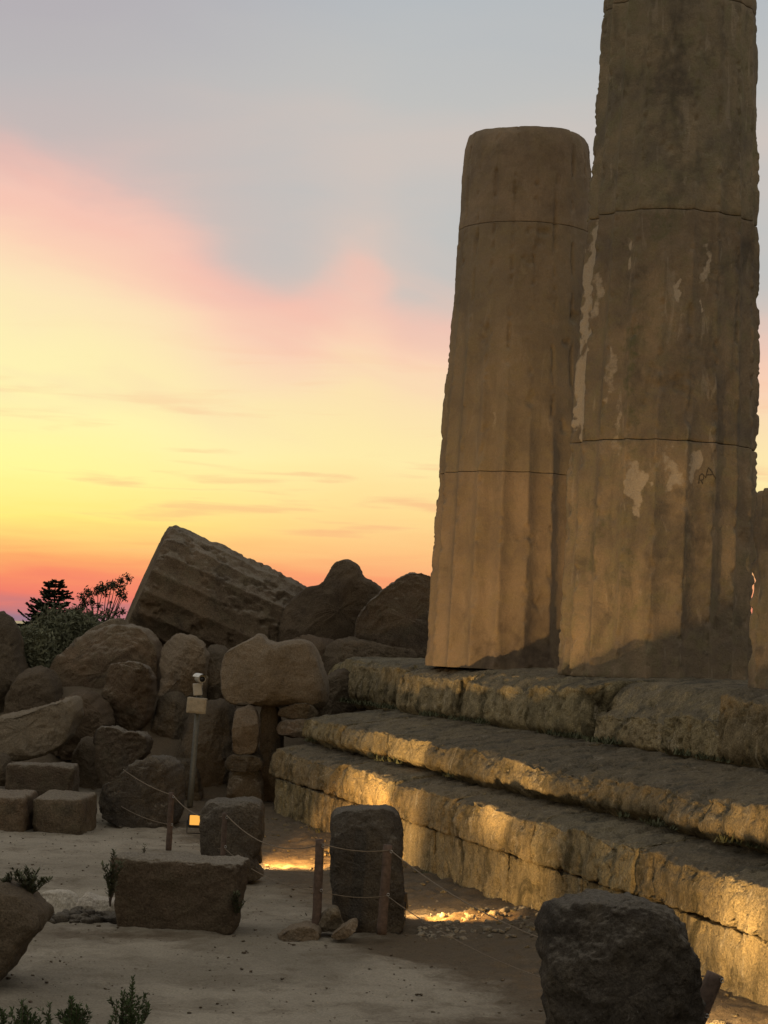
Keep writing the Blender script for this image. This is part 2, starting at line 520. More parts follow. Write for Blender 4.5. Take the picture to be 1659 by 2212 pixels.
def build_ground():
    def axis(lo, hi, c0, c1, step, far):
        core = np.arange(c0, c1 + 1e-6, step)
        k = np.linspace(0, 1, 26)[1:] ** 3
        l_ = (c0 - (c0 - lo) * k)[::-1]; r_ = c1 + (hi - c1) * k
        return np.concatenate([l_, core, r_])
    xs = axis(-3000, 3000, -6.5, 4.2, .045, 0); ys = axis(-600, 5000, 9.5, 31, .045, 0)
    Xg, Yg = np.meshgrid(xs, ys, indexing='xy')
    x = Xg.ravel(); y = Yg.ravel()
    z = ground_h(x, y)
    # small stones and trampled texture near the camera
    P = np.stack([x, y, np.zeros_like(x)], 1)
    near = (np.abs(x) < 7) & (y > 9) & (y < 31.5)
    q = np.zeros_like(x); q[near] = fbm(P[near], 7, 4, .6, 8)
    p = x * CT + y * SN
    q2 = np.zeros_like(x); q2[near] = fbm(P[near], 3.2, 3, .6, 18)
    z = z + q * .024 - sstep(.12, .4, q2) * .022 + np.where(near, np.maximum(q, 0) * .06 * sstep(4.4, 5.6, p), 0)
    nx, ny = len(xs), len(ys)
    idx = np.arange(nx * ny).reshape(ny, nx)
    Fq = np.stack([idx[:-1, :-1], idx[:-1, 1:], idx[1:, 1:], idx[1:, :-1]], -1).reshape(-1, 4)
    st_ = np.zeros((len(x), 3), np.float32)
    # darker brown soil along the foot of the steps, between stones and wall
    st_[:, 0] = .8 * sstep(3.9, 5.1, p) * sstep(60, 40, y)
    st_[:, 0] += .9 * sstep(26.0, 28.5, y)
    for (cx, cy, rr, a) in [(-2.25, 15.6, .55, .55), (-1.5, 15.7, .5, .6), (-2.9, 16.1, .5, .6), (.55, 12.6, .5, .6), (.1, 15.6, .6, .5), (-2.95, 13.0, .5, .5)]:  # dark contact shade painted into the soil round the stones
        st_[:, 0] += a * np.exp(-(((x - cx) / rr) ** 2 + ((y - cy) / (rr * .8)) ** 2))
    st_[:, 1] = sstep(60, 90, np.hypot(x, y)) * .9
    st_ = np.clip(st_, 0, 1)
    o = mesh_obj("ground", np.stack([x, y, z], 1), Fq, M_SAND, attrs={'stain_shade': st_})
    tag(o, "trodden sandy ground between the stones and temple steps", "ground", kind='structure')


build_ground()
SEA = simple_mat("sea_water", (.02, .03, .04), .25, var=.1, sc=.05)


def gz(x, y):
    return float(ground_h(np.array([x]), np.array([y]))[0])


# ------------------------------------------------------------------ columns
def wrapdeg(a):
    return (a + 180) % 360 - 180


def column(label, base, zb, profile, joints, phase, seed, mat, stain_shades, smoothmask, group, toproll=0.0, nth=360, dz=.024, jw=.022):
    """profile: list of (height, radius); joints: heights of drum ends; angles are measured from the side facing the camera"""
    bx_, by_ = base
    root = empty("temple_column", (bx_, by_, zb), label, "column", group)
    face = math.atan2(-by_, -bx_)                      # direction towards the camera
    hs = np.array([a for a, _ in profile]); rs_ = np.array([b for _, b in profile])
    rnd = np.random.RandomState(seed)
    for k in range(len(joints) - 1):
        z0, z1 = joints[k], joints[k + 1]
        g = .004
        nz = max(6, int((z1 - z0) / dz))
        zz = np.concatenate([[z0 + g, z0 + g + .004], np.linspace(z0 + g + .012, z1 - g - .012, nz), [z1 - g - .004, z1 - g]])
        th = np.linspace(0, 2 * math.pi, nth, endpoint=False)
        T, Zg = np.meshgrid(th, zz, indexing='xy')
        T = T.ravel(); Zf = Zg.ravel()
        rad = np.interp(Zf, hs, rs_)
        deg = wrapdeg(np.degrees(T - face))            # 0 towards the camera, + to the right side of the picture
        ph = ((deg - phase) / 18.0)
        fl = ph - np.floor(ph) - .5
        prof = 1 - (2 * fl) ** 2                       # 1 in the middle of a flute, 0 at the arris
        C = np.stack([np.cos(T) * rad, np.sin(T) * rad, Zf], 1)
        wear = smoothmask(deg, Zf, C, seed)
        depth = rad * .085
        flute = depth * (prof * (1 - wear) + wear * (.62 + .0 * prof))
        # broken arrises
        ch = fbm(C * np.array([1, 1, .6]), 3.6, 5, .65, seed + 3)
        cut = sstep(.02, .26, ch) * .034 * rad / .9
        arr = sstep(.6, .0, prof)
        big = sstep(.30, .52, fbm(C, 1.7, 4, .6, seed + 9)) * .035
        loose = fbm(C, 11, 4, .65, seed + 5) * .008 + fbm(C, 2.1, 3, .5, seed + 1) * .014
        nib = sstep(.12, .4, fbm(C, 6.5, 3, .6, seed + 12)) * arr * .022
        r2 = rad - flute - cut * arr - big - nib + loose
        # joint edges worn back, unevenly
        je = np.minimum(Zf - z0, z1 - Zf)
        jn = .5 + fbm(C, 2.6, 3, .6, seed + 7) * 1.2
        r2 = r2 - np.exp(-np.maximum(je - g, 0) / .013) * jw * np.clip(jn, .1, 1.6)
        z2 = Zf.copy()
        if k == len(joints) - 2 and toproll:
            dt = z1 - Zf
            r2 = r2 - toproll * np.exp(-dt / .13) * (1 + .8 * fbm(C, 1.5, 3, .5, seed + 8))
            z2 = z2 - .05 * np.exp(-dt / .2) * (fbm(C, 1.2, 3, .5, seed + 4) + .3)
        V = np.stack([np.cos(T) * r2, np.sin(T) * r2, z2], 1)
        nr = len(zz)
        idx = np.arange(nth * nr).reshape(nr, nth)
        nxt = np.roll(idx, -1, axis=1)
        Fq = np.stack([idx[:-1], nxt[:-1], nxt[1:], idx[1:]], -1).reshape(-1, 4)
        # end caps: rings to the centre as quads
        caps = []
        Vs = [V]; base_n = len(V)
        for (row, s_) in ((0, -1), (nr - 1, 1)):
            prev = idx[row]
            pv = V[prev]
            for fr in (.8, .5, .2, .02):
                ring = pv * np.array([fr, fr, 1]) + np.array([0, 0, 0])
                ring[:, 2] = pv[:, 2] * fr + pv[:, 2].mean() * (1 - fr) + (.02 * (fbm(ring, 2, 3, .5, seed)) if (k == len(joints) - 2 and s_ == 1) else 0)
                cur = np.arange(base_n, base_n + nth); base_n += nth
                Vs.append(ring)
                q = np.stack([prev, np.roll(prev, -1), np.roll(cur, -1), cur], -1)
                caps.append(q if s_ == 1 else q[:, ::-1])
                prev = cur
        Va = np.concatenate(Vs)
        st_ = np.zeros((len(Va), 3), np.float32)
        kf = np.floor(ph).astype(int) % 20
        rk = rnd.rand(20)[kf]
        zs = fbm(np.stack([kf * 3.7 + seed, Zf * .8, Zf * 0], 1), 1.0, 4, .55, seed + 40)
        st_[:len(V), 1] = np.clip((rk - .35) * .9, 0, 1) * sstep(.1, .8, prof) * sstep(-.25, .35, zs)     # grime that also paints shade into single flutes, so the fluting shows
        for (ch_, d0, zc, dd, dzz, amt) in stain_shades:
            wd = fbm(C, 3.3, 4, .65, seed + 31) * (dd * 2.2 + 3); wz = fbm(C, 3.3, 4, .65, seed + 32) * (dzz * 1.6 + .12)
            e = ((deg - d0 + wd) / dd) ** 2 + ((Zf - zc + wz) / dzz) ** 2
            st_[:len(V), ch_] = np.maximum(st_[:len(V), ch_], amt * (np.clip(1.35 - e * .85, 0, 1) if ch_ == 0 else np.exp(-e * .9)))
        mesh_obj("drum", Va, np.concatenate([Fq] + caps), mat, root, attrs={'stain_shade': st_})
    return root, face


GZ_STY = ZE - .35
c1x, c1y = 2.94, 22.0
def wear1(deg, z, C, s):
    n = fbm(C, .9, 3, .55, s + 20)
    m = sstep(.05, .5, n + .3 * sstep(3.4, 6.2, z) * sstep(-35, 0, deg) + .12 * sstep(10, 30, deg) - .16 - .45 * sstep(-20, -50, deg) - .3 * sstep(1.6, .6, z)) * .75
    m = np.maximum(m, .75 * sstep(.05, .3, fbm(C * np.array([1, 1, .5]), 1.4, 3, .5, s + 2) + .12 * sstep(-10, 30, deg)) * sstep(1.4, 2.4, z))
    return np.clip(m, 0, .92)
ST1 = [  # channel (0 pale, 1 dark, 2 green), angle, height, half angle, half height, amount
    (0, -70, 4.35, 8, .5, 1), (0, -71, 3.55, 7, .55, .95), (0, -73, 2.85, 9, .5, 1), (0, -64, 2.7, 5, .3, .8),
    (0, -55, 4.0, 4, .25, .7), (0, -28, 4.3, 2.6, .12, 1), (0, -13, 1.85, 6, .18, .9), (0, -16, 2.1, 4, .15, .8), (0, 5, 2.1, 6, .22, .8),
    (0, 20, 2.12, 4, .24, .8), (0, 6, 3.95, 1.8, .07, 1), (0, 21, 3.87, 1.6, .06, .9), (0, 24, 4.25, 2.5, .18, .7), (0, -62, 1.6, 4, .35, .5),
    (0, -38, 3.1, 3, .3, .6), (0, -30, 2.55, 3, .3, .55), (0, -60, 2.1, 6, .12, .6), (0, 8, 5.2, 2, .08, .5),
    (1, -3, 6.2, 12, .7, .95), (1, 2, 5.3, 14, .5, .7), (1, 10, 3.1, 24, .6, .6), (1, 18, 1.4, 18, .6, .75), (1, -20, 4.6, 10, .5, .45),
    (1, 45, 4.4, 18, 1.0, .55), (1, -3, .9, 6, .5, .6), (1, 50, 2.6, 16, .7, .5),
    (2, -22, 3.2, 10, .9, .6), (2, -45, 1.4, 10, .5, .55), (2, -20, 1.1, 8, .5, .55), (2, -8, 4.7, 10, .3, .6), (2, -28, .7, 9, .5, .4)]
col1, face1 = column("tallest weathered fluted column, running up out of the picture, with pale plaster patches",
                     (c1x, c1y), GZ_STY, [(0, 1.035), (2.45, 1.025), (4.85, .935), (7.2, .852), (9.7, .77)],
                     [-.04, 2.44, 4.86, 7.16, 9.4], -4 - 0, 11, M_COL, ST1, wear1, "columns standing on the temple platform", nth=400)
c2 = at(1099, 1436, 25.6)
col1.rotation_euler = (0, .013, 0)
def wear2(deg, z, C, s):
    n = fbm(C, .8, 3, .5, s + 20)
    m = sstep(3.0, 4.6, z + n * .8 + .6 * sstep(-40, 0, deg)) * .9
    m = np.maximum(m, .95 * sstep(-5, 15, deg + n * 8) * sstep(2.2, 3.4, z))
    m = np.maximum(m, .4 * sstep(15, 60, deg))
    return np.clip(m, 0, .97)
ST2 = [(1, 12, .18, 26, .26, 1), (1, -2, .08, 12, .10, .8), (0, -18, 2.95, 2, .25, .5), (0, -30, 2.4, 2, .5, .35), (0, -10, 4.05, 3, .04, .6),  # first two dark spots paint the cast shadow at the column's foot
       (2, -30, 1.6, 20, .6, .25), (1, 0, 6.3, 60, .5, .5), (1, 20, 5.6, 20, .4, .4)]
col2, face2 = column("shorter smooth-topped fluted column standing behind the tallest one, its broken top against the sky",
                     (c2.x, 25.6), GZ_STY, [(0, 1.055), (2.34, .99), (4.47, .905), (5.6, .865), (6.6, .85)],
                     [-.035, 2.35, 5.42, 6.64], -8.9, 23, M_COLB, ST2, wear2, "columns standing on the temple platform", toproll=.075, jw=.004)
col2.rotation_euler = (0, .004, 0)
def wear3(deg, z, C, s):
    return np.clip(.3 + fbm(C, 1, 3, .5, s) * .6, 0, .9)
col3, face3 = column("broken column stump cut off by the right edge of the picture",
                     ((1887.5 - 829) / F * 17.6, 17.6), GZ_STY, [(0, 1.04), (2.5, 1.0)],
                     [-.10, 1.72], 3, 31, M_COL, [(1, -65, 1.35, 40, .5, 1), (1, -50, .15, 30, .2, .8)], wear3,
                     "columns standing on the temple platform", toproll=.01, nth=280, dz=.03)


def graffiti():
    """two small dark hand-painted letters on the front of the tallest column"""
    strokes = [  # R, then A (photo pixels)
        [(1509, 1045), (1511, 1028), (1516, 1023), (1521, 1028), (1519, 1036), (1512, 1038)], [(1515, 1038), (1518, 1046)],
        [(1524, 1033), (1530, 1010), (1537, 1018), (1546, 1034)], [(1527, 1026), (1541, 1025)]]
    deps = bpy.context.evaluated_depsgraph_get(); deps.update()
    drum = [c for c in col1.children][0]
    inv = drum.matrix_world.inverted() if False else None
    V = []; Fq = []
    rin = col1.rotation_euler.to_matrix().inverted()
    org = rin @ (EYE - Vector((c1x, c1y, GZ_STY)))
    for s_ in strokes:
        pts = []
        for (a, b_), (c, d_) in zip(s_[:-1], s_[1:]):
            for k in range(6):
                pts.append((a + (c - a) * k / 6, b_ + (d_ - b_) * k / 6))
        pts.append(s_[-1])
        pp = []
        for x, y in pts:
            d = rin @ (at(x, y, 22) - EYE).normalized()
            ok, loc, nor, _ = drum.ray_cast(org, d)
            if ok:
                pp.append((loc, nor))
        for i in range(len(pp)):
            loc, nor = pp[i]
            a = pp[max(0, i - 1)][0]; b_ = pp[min(len(pp) - 1, i + 1)][0]
            tg = (b_ - a).normalized(); side = tg.cross(nor).normalized() * (.006 + .002 * math.sin(i * 2.1))
            V += [loc + side + nor * .004, loc - side + nor * .004]
            if i:
                n = len(V); Fq.append((n - 4, n - 3, n - 1, n - 2))
    if V:
        mesh_obj("graffiti", [tuple(v) for v in V], Fq, M_PAINT, col1)


graffiti()

# ------------------------------------------------------------------ temple platform
plat = empty("temple_platform", tp(16, 7, 0), "long stepped platform of worn yellow stone blocks carrying the columns", "platform")
pinv = Vector(plat.location)


def step_block(t0, t1, p0, p1, z0, z1, seed, r=.06, amps=None, mat=None, name="stone_block", res=.024, top_in=0.0, slope=0.0, bite=0.0, sl0=0.0, topw=1.0, under=0.0):
    """a course block: t along the steps, p0 is the front face, p1 the back"""
    L = t1 - t0 - .035; Wd = p1 - p0; H = z1 - z0 - .004
    V, Fq = rbox((Wd, L, H), r, res, 200)
    rs = np.random.RandomState(seed)
    wx = V[:, 0] + (p0 + p1) / 2; wy = V[:, 1] + (t0 + t1) / 2; wz = V[:, 2] + (z0 + z1) / 2
    Wp = np.stack([wx, wy, wz], 1)
    f = 1 - (V[:, 0] + Wd / 2) / Wd            # 1 on the front, 0 at the back
    h = (V[:, 2] + H / 2) / H
    # rounded, eaten away upper arris, its depth wandering along the block
    e = .5 + 1.1 * fbm(np.stack([wy, wy * 0 + p0, wy * 0], 1), 1.1, 4, .6, seed * .13 + 1)
    e = np.clip(e, .05, 1.5) * (1 + .5 * fbm(np.stack([wy, wy * 0 + p0, wy * 0], 1), 5, 3, .6, seed * .13 + 2))
    dist = (V[:, 0] + Wd / 2)                  # distance behind the front face
    wear = np.exp(-dist / .30) * h ** 3
    dz_ = -wear * (.125 * e + .02) * topw - slope * sstep(sl0, 1, f) * h
    dp = sstep(.35, 1, h) * np.exp(-dist / .12) * (.07 * e * topw + top_in)
    if under:
        dp = dp + sstep(.30, .0, h) * under * (1 + .8 * fbm(np.stack([wy, wy * 0, wy * 0 + 5], 1), 1.6, 3, .5, seed))
    if bite:
        b_ = sstep(.05, .4, fbm(np.stack([wy, wy * 0, wz * .4], 1), .8, 3, .5, seed)) * bite
        dp = dp + b_ * np.exp(-dist / .3)
    V2 = np.stack([V[:, 0] + dp, V[:, 1], V[:, 2] + dz_], 1)
    N = normals_of(V2, Fq)
    Ws = Wp * np.array([1, 1, .45])
    D = fbm(Wp, 2.3, 4, .6, 3) * .035 + fbm(Wp, 8, 4, .7, 4) * .028 - sstep(.1, .4, fbm(Ws, 5.5, 4, .65, 6)) * .045 - sstep(.2, .5, fbm(Wp, 13, 3, .6, 7)) * .02
    V2 = V2 + N * D[:, None]
    P = np.stack([V2[:, 0] + (p0 + p1) / 2, V2[:, 1] + (t0 + t1) / 2, V2[:, 2] + (z0 + z1) / 2], 1)
    Wd_ = np.stack([-P[:, 1] * SN + P[:, 0] * CT, P[:, 1] * CT + P[:, 0] * SN, P[:, 2]], 1) - np.array(pinv)
    return mesh_obj(name, Wd_, Fq, mat or M_STEP, plat)


def course(ts, p0, p1, z0, z1, seed, jit=.03, **kw):
    rs = np.random.RandomState(seed)
    for i in range(len(ts) - 1):
        kk = dict(kw)
        step_block(ts[i], ts[i + 1], p0 + rs.uniform(-jit, jit), p1, z0, z1 + rs.uniform(-jit, jit) * .6, seed * 10 + i, **kk)


Z1 = ZE - .35; Z2 = ZE - .93; Z3 = ZE - 1.40; Z4 = ZE - 1.87
# stylobate blocks, near to far
sx_ = [1659 + 700, 1659 + 260, 1590, 1455, 1295, 1160, 1010, 885, 752]
st_t = [t_at(x, 7.75) for x in sx_]
offs = [0, -.12, -.06, .02, -.06, .02, -.08, .06]
hts = [0.02, .01, -.01, -.02, -.01, -.02, -.03, .01]
for i in range(len(st_t) - 1):
    step_block(st_t[i], st_t[i + 1], 7.72 + offs[i], 9.2, Z2 - .14, Z1 + hts[i], 40 + i, r=.04, slope=[.02, .0, .2, .26, .05, .10, .04, .03][i], sl0=.72, under=.13, bite=.16 if i == 3 else .05)
# the bearing blocks the columns stand on, and the floor behind
step_block(t_at(1760, 9.2), t_at(1140, 9.2) + .3, 8.0, 10.4, Z2, Z1 + .005, 60, r=.03, res=.06)
step_block(t_at(1110, 9.2) - .5, t_at(745, 9.2), 7.90, 10.4, Z2 + .01, Z1 + .012, 61, r=.03, res=.06)
# step two
x2 = [2700, 2150, 1800, 1560, 1290, 1110, 960, 840, 770, 688]
course([t_at(x, 6.75) for x in x2], 6.62, 8.05, Z3 - .05, Z2 - .03, 5, r=.035, slope=.10, top_in=.02, bite=.07, under=.12)
# step three
x3 = [2900, 2200, 1890, 1600, 1410, 1190, 1010, 880, 760, 612]
course([t_at(x, 6.3) for x in x3], 6.22, 7.2, Z4, Z3 - .01, 6, r=.022, slope=.05, top_in=.0, bite=.03)
# foundation course down to the soil
x4 = [3000, 2300, 1950, 1700, 1500, 1280, 1120, 960, 830, 700, 615]
course([t_at(x, 6.25) for x in x4], 6.25, 7.0, -.25, Z4, 8, r=.015, slope=.0, jit=.008, topw=.12)
# rubble core at the broken end, under the stylobate
step_block(t_at(745, 7.6), t_at(745, 7.6) + .6, 7.9, 10.3, .2, Z2 - .05, 90, r=.15, res=.05, mat=M_HEAPD, name="core_rubble")

# ------------------------------------------------------------------ loose stones
def finish(name, V, Fq, mat, label, cat, seed, amps, group=None, origin=None):
    V = rough(V, Fq, seed, amps)
    lo = V.min(0); hi_ = V.max(0)
    o3 = np.array([(lo[0] + hi_[0]) / 2, (lo[1] + hi_[1]) / 2, lo[2]])
    o = mesh_obj(name, V - o3, Fq, mat)
    o.location = Vector(o3)
    return tag(o, label, cat, group)


AMP = [(.9, .05, 3), (2.8, .05, 5), (9, .04, 4), (26, .014, 2)]
AMPS = [(2.2, .04, 3), (8, .024, 4), (25, .009, 2)]


def rock(label, outline, Y, T, mat, seed, name="boulder", e=.30, kx=0, kz=0, chips=11, chipsize=.44, N=150, Mr=70, amps=AMP, cat="boulder", group=None, back=0.5):
    """boulder whose outline is given by photo pixels at depth Y, T thick"""
    pts = np.array([tuple(at(x, y, Y)) for x, y in outline])
    c = pts.mean(0)
    ang = np.arctan2(pts[:, 2] - c[2], pts[:, 0] - c[0]); rad = np.hypot(pts[:, 2] - c[2], pts[:, 0] - c[0])
    # resample the closed outline by arc length
    q = np.vstack([pts, pts[:1]])[:, [0, 2]]
    # gently round the polygon (two rounds of corner cutting)
    for _ in range(2):
        a = q[:-1] * .8 + q[1:] * .2; b_ = q[:-1] * .2 + q[1:] * .8
        q = np.stack([a, b_], 1).reshape(-1, 2); q = np.vstack([q, q[:1]])
    L = np.r_[0, np.cumsum(np.hypot(*np.diff(q, axis=0).T))]
    s_ = np.linspace(0, L[-1], N, endpoint=False)
    ox = np.interp(s_, L, q[:, 0]) - c[0]; oz = np.interp(s_, L, q[:, 1]) - c[2]
    if np.sum(ox * np.roll(oz, -1) - oz * np.roll(ox, -1)) < 0:
        ox = ox[::-1]; oz = oz[::-1]
    v = np.linspace(-math.pi / 2, math.pi / 2, Mr)[1:-1]
    sc = np.abs(np.cos(v)) ** e; dd = np.sign(np.sin(v)) * np.abs(np.sin(v)) ** e
    V = []
    for s1, d1 in zip(sc, dd):
        dep = d1 * T * (back if d1 > 0 else .5)
        V.append(np.stack([c[0] + ox * s1, Y + dep + kx * ox * s1 + kz * oz * s1, c[2] + oz * s1], 1))
    V = np.concatenate(V)
    nr = len(v); idx = np.arange(nr * N).reshape(nr, N); nx = np.roll(idx, -1, 1)
    Fq = np.stack([idx[:-1], nx[:-1], nx[1:], idx[1:]], -1).reshape(-1, 4)
    # caps
    caps = []
    Vs = [V]; bn = len(V)
    for row, sgn in ((0, -1), (nr - 1, 1)):
        prev = idx[row]; pv = V[prev]; ce = pv.mean(0)
        for fr in (.6, .25, .02):
            ring = ce + (pv - ce) * fr; Vs.append(ring)
            cur = np.arange(bn, bn + N); bn += N
            qd = np.stack([prev, np.roll(prev, -1), np.roll(cur, -1), cur], -1)
            caps.append(qd if sgn == 1 else qd[:, ::-1]); prev = cur
    V = np.concatenate(Vs); Fq = np.concatenate([Fq] + caps)
    rs = np.random.RandomState(seed)
    # flat broken facets on the camera side only (keeps the outline)
    for _ in range(chips + 3):
        d = np.array([rs.uniform(-.9, .9), -1.0, rs.uniform(-.5, .9)]); d /= np.linalg.norm(d)
        pr = (V - c) @ d; m = pr.max(); cut = m * (1 - rs.uniform(.3, 1) * chipsize)
        V = V - np.maximum(pr - cut, 0)[:, None] * d[None] * .985
    return finish(name, V, Fq, mat, label, cat, seed, amps, group)


def block(label, loc, dims, mat, seed, rz=0, rx=0, ry=0, r=.06, res=.02, chips=3, chipsize=.12, name="stone_block", taper=0.0, amps=AMPS, cat="stone block", group=None):
    """squared stone; loc is the middle of its foot"""
    V, Fq = rbox(dims, r, res)
    if taper:
        h = (V[:, 2] / dims[2] + .5)
        k = 1 + taper * (h - .5)
        V = V * np.stack([k, k, np.ones_like(k)], 1)
    rs = np.random.RandomState(seed)
    V = chip(V, rs, chips, chipsize, c=np.zeros(3), up_bias=.3)
    V = rotm(V, rx, ry, rz)
    V = V + np.array([loc[0], loc[1], loc[2] + dims[2] / 2])
    return finish(name, V, Fq, mat, label, cat, seed, amps, group)


def bpx(xc, yb, Y):
    """ground-ish point under photo pixel at depth Y"""
    return at(xc, yb, Y)


HG = "tumbled stones heaped beyond the end of the steps"
# the great tilted drum
def fallen_drum():
    a0 = at(310, 1258, 33.0); a1 = at(622, 1396, 33.4)
    ax_ = (a1 - a0); L = ax_.length; ax_.normalize()
    nth, nz = 300, 110
    th = np.linspace(0, 2 * math.pi, nth, endpoint=False); zz = np.linspace(0, L, nz)
    T, Zg = np.meshgrid(th, zz, indexing='xy'); T = T.ravel(); Zf = Zg.ravel()
    rad = 1.08 - .05 * Zf / L
    C = np.stack([np.cos(T) * rad, np.sin(T) * rad, Zf], 1)
    fl = (T / (2 * math.pi) * 20) % 1 - .5
    prof = 1 - (2 * fl) ** 2
    wear = np.clip(.15 + .8 * fbm(C, 1.1, 3, .5, 77), 0, .9)
    r2 = rad - rad * .05 * (prof * (1 - wear) + wear * .6) + fbm(C, 1.4, 3, .5, 71) * .05 + fbm(C, 6, 4, .65, 72) * .035 - sstep(.1, .4, fbm(C, 2.6, 4, .6, 79)) * .07
    e = np.minimum(Zf, L - Zf)
    r2 = r2 - np.exp(-e / .05) * .06 * (1 + fbm(C, 2, 3, .5, 75))
    V = np.stack([np.cos(T) * r2, np.sin(T) * r2, Zf], 1)
    idx = np.arange(nth * nz).reshape(nz, nth); nx = np.roll(idx, -1, 1)
    Fq = [np.stack([idx[:-1], nx[:-1], nx[1:], idx[1:]], -1).reshape(-1, 4)]
    Vs = [V]; bn = len(V)
    for row, sgn in ((0, -1), (nz - 1, 1)):
        prev = idx[row]; pv = V[prev]
        for fr in (.85, .55, .25, .02):
            ring = pv * np.array([fr, fr, 1]); ring[:, 2] += fbm(ring, 1.6, 4, .6, 70 + row) * .08
            Vs.append(ring); cur = np.arange(bn, bn + nth); bn += nth
            qd = np.stack([prev, np.roll(prev, -1), np.roll(cur, -1), cur], -1)
            Fq.append(qd if sgn == 1 else qd[:, ::-1]); prev = cur
    V = np.concatenate(Vs); Fq = np.concatenate(Fq)
    q = Vector((0, 0, 1)).rotation_difference(ax_).to_matrix()
    V = V @ np.array(q).T + np.array(a0)
    o3 = V.mean(0)
    o = mesh_obj("fallen_drum", V - o3, Fq, M_HEAP); o.location = Vector(o3)
    tag(o, "great fluted column drum lying tilted on top of the heap against the sunset", "column drum")


fallen_drum()
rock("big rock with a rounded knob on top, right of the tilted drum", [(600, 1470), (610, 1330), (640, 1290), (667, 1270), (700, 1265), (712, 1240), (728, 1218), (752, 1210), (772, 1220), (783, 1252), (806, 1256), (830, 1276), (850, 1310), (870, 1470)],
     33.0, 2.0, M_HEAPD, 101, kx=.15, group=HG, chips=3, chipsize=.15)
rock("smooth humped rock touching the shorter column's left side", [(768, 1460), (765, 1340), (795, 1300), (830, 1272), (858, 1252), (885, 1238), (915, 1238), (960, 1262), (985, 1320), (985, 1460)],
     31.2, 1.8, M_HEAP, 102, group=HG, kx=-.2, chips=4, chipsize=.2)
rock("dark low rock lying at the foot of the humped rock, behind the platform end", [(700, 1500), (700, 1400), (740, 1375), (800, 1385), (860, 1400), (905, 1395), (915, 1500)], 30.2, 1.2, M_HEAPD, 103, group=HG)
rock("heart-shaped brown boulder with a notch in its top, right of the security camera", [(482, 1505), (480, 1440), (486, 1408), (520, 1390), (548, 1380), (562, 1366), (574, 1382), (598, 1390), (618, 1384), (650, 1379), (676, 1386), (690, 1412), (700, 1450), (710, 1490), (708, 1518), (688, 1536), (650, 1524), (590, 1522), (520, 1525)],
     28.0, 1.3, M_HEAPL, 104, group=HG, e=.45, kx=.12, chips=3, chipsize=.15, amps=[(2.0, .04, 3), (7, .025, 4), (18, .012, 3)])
rock("upper one of two flat stones wedged beside the second step's end", [(598, 1548), (603, 1530), (635, 1520), (672, 1520), (690, 1535), (686, 1552), (640, 1553)], 27.7, .8, M_HEAP, 105, group=HG, chips=2, N=90, Mr=40, amps=AMPS)
rock("lower one of two flat stones wedged beside the second step's end", [(598, 1585), (598, 1560), (640, 1552), (688, 1552), (694, 1572), (686, 1588), (640, 1590)], 27.6, .8, M_HEAP, 106, group=HG, chips=2, N=90, Mr=40, amps=AMPS)
rock("narrow upright stone under the heart-shaped boulder", [(500, 1632), (504, 1570), (512, 1532), (535, 1522), (552, 1530), (562, 1570), (556, 1628)], 27.3, .6, M_HEAPL, 107, group=HG, chips=2, N=90, Mr=40, amps=AMPS)
rock("flat cap stone lying under the narrow upright stone", [(484, 1664), (486, 1640), (500, 1630), (560, 1630), (570, 1645), (566, 1666)], 27.2, .8, M_HEAPD, 108, group=HG, chips=2, N=90, Mr=40, amps=AMPS)
rock("squat square stone standing on the soil under the flat cap stone", [(492, 1745), (494, 1690), (496, 1664), (562, 1664), (566, 1700), (566, 1745)], 27.2, .6, M_BLOCK, 109, group=HG, chips=2, N=90, Mr=40, amps=AMPS)
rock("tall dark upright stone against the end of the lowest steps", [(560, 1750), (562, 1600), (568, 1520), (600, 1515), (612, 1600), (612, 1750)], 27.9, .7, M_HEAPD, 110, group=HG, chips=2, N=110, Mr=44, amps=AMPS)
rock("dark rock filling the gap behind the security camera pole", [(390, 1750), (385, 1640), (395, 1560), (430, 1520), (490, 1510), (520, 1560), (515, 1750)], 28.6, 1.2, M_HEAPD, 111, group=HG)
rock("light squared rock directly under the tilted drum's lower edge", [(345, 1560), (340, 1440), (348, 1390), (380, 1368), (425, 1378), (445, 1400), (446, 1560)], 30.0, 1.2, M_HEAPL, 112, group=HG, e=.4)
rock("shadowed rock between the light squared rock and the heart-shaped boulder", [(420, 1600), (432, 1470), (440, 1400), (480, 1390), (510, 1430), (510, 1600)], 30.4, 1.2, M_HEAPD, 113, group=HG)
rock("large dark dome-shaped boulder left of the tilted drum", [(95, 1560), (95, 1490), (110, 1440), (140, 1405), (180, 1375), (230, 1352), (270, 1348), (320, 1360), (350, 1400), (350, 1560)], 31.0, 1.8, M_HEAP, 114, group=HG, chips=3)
rock("slanting slab of pale stone on top of the dome-shaped boulder", [(180, 1372), (215, 1352), (240, 1340), (268, 1334), (278, 1350), (272, 1372), (220, 1378)], 31.6, .9, M_HEAPL, 115, group=HG, chips=1, N=90, Mr=36, amps=AMPS)
rock("rounded greyish boulder in the middle of the heap's left half", [(222, 1570), (222, 1510), (228, 1460), (240, 1436), (270, 1428), (310, 1432), (330, 1450), (334, 1500), (318, 1560), (280, 1590)], 29.2, 1.1, M_HEAP, 116, group=HG, chips=3)
rock("dark boulder left of the pole, behind the two-humped rock", [(315, 1650), (325, 1560), (340, 1500), (390, 1490), (415, 1530), (415, 1660)], 29.4, 1.0, M_HEAPD, 117, group=HG)
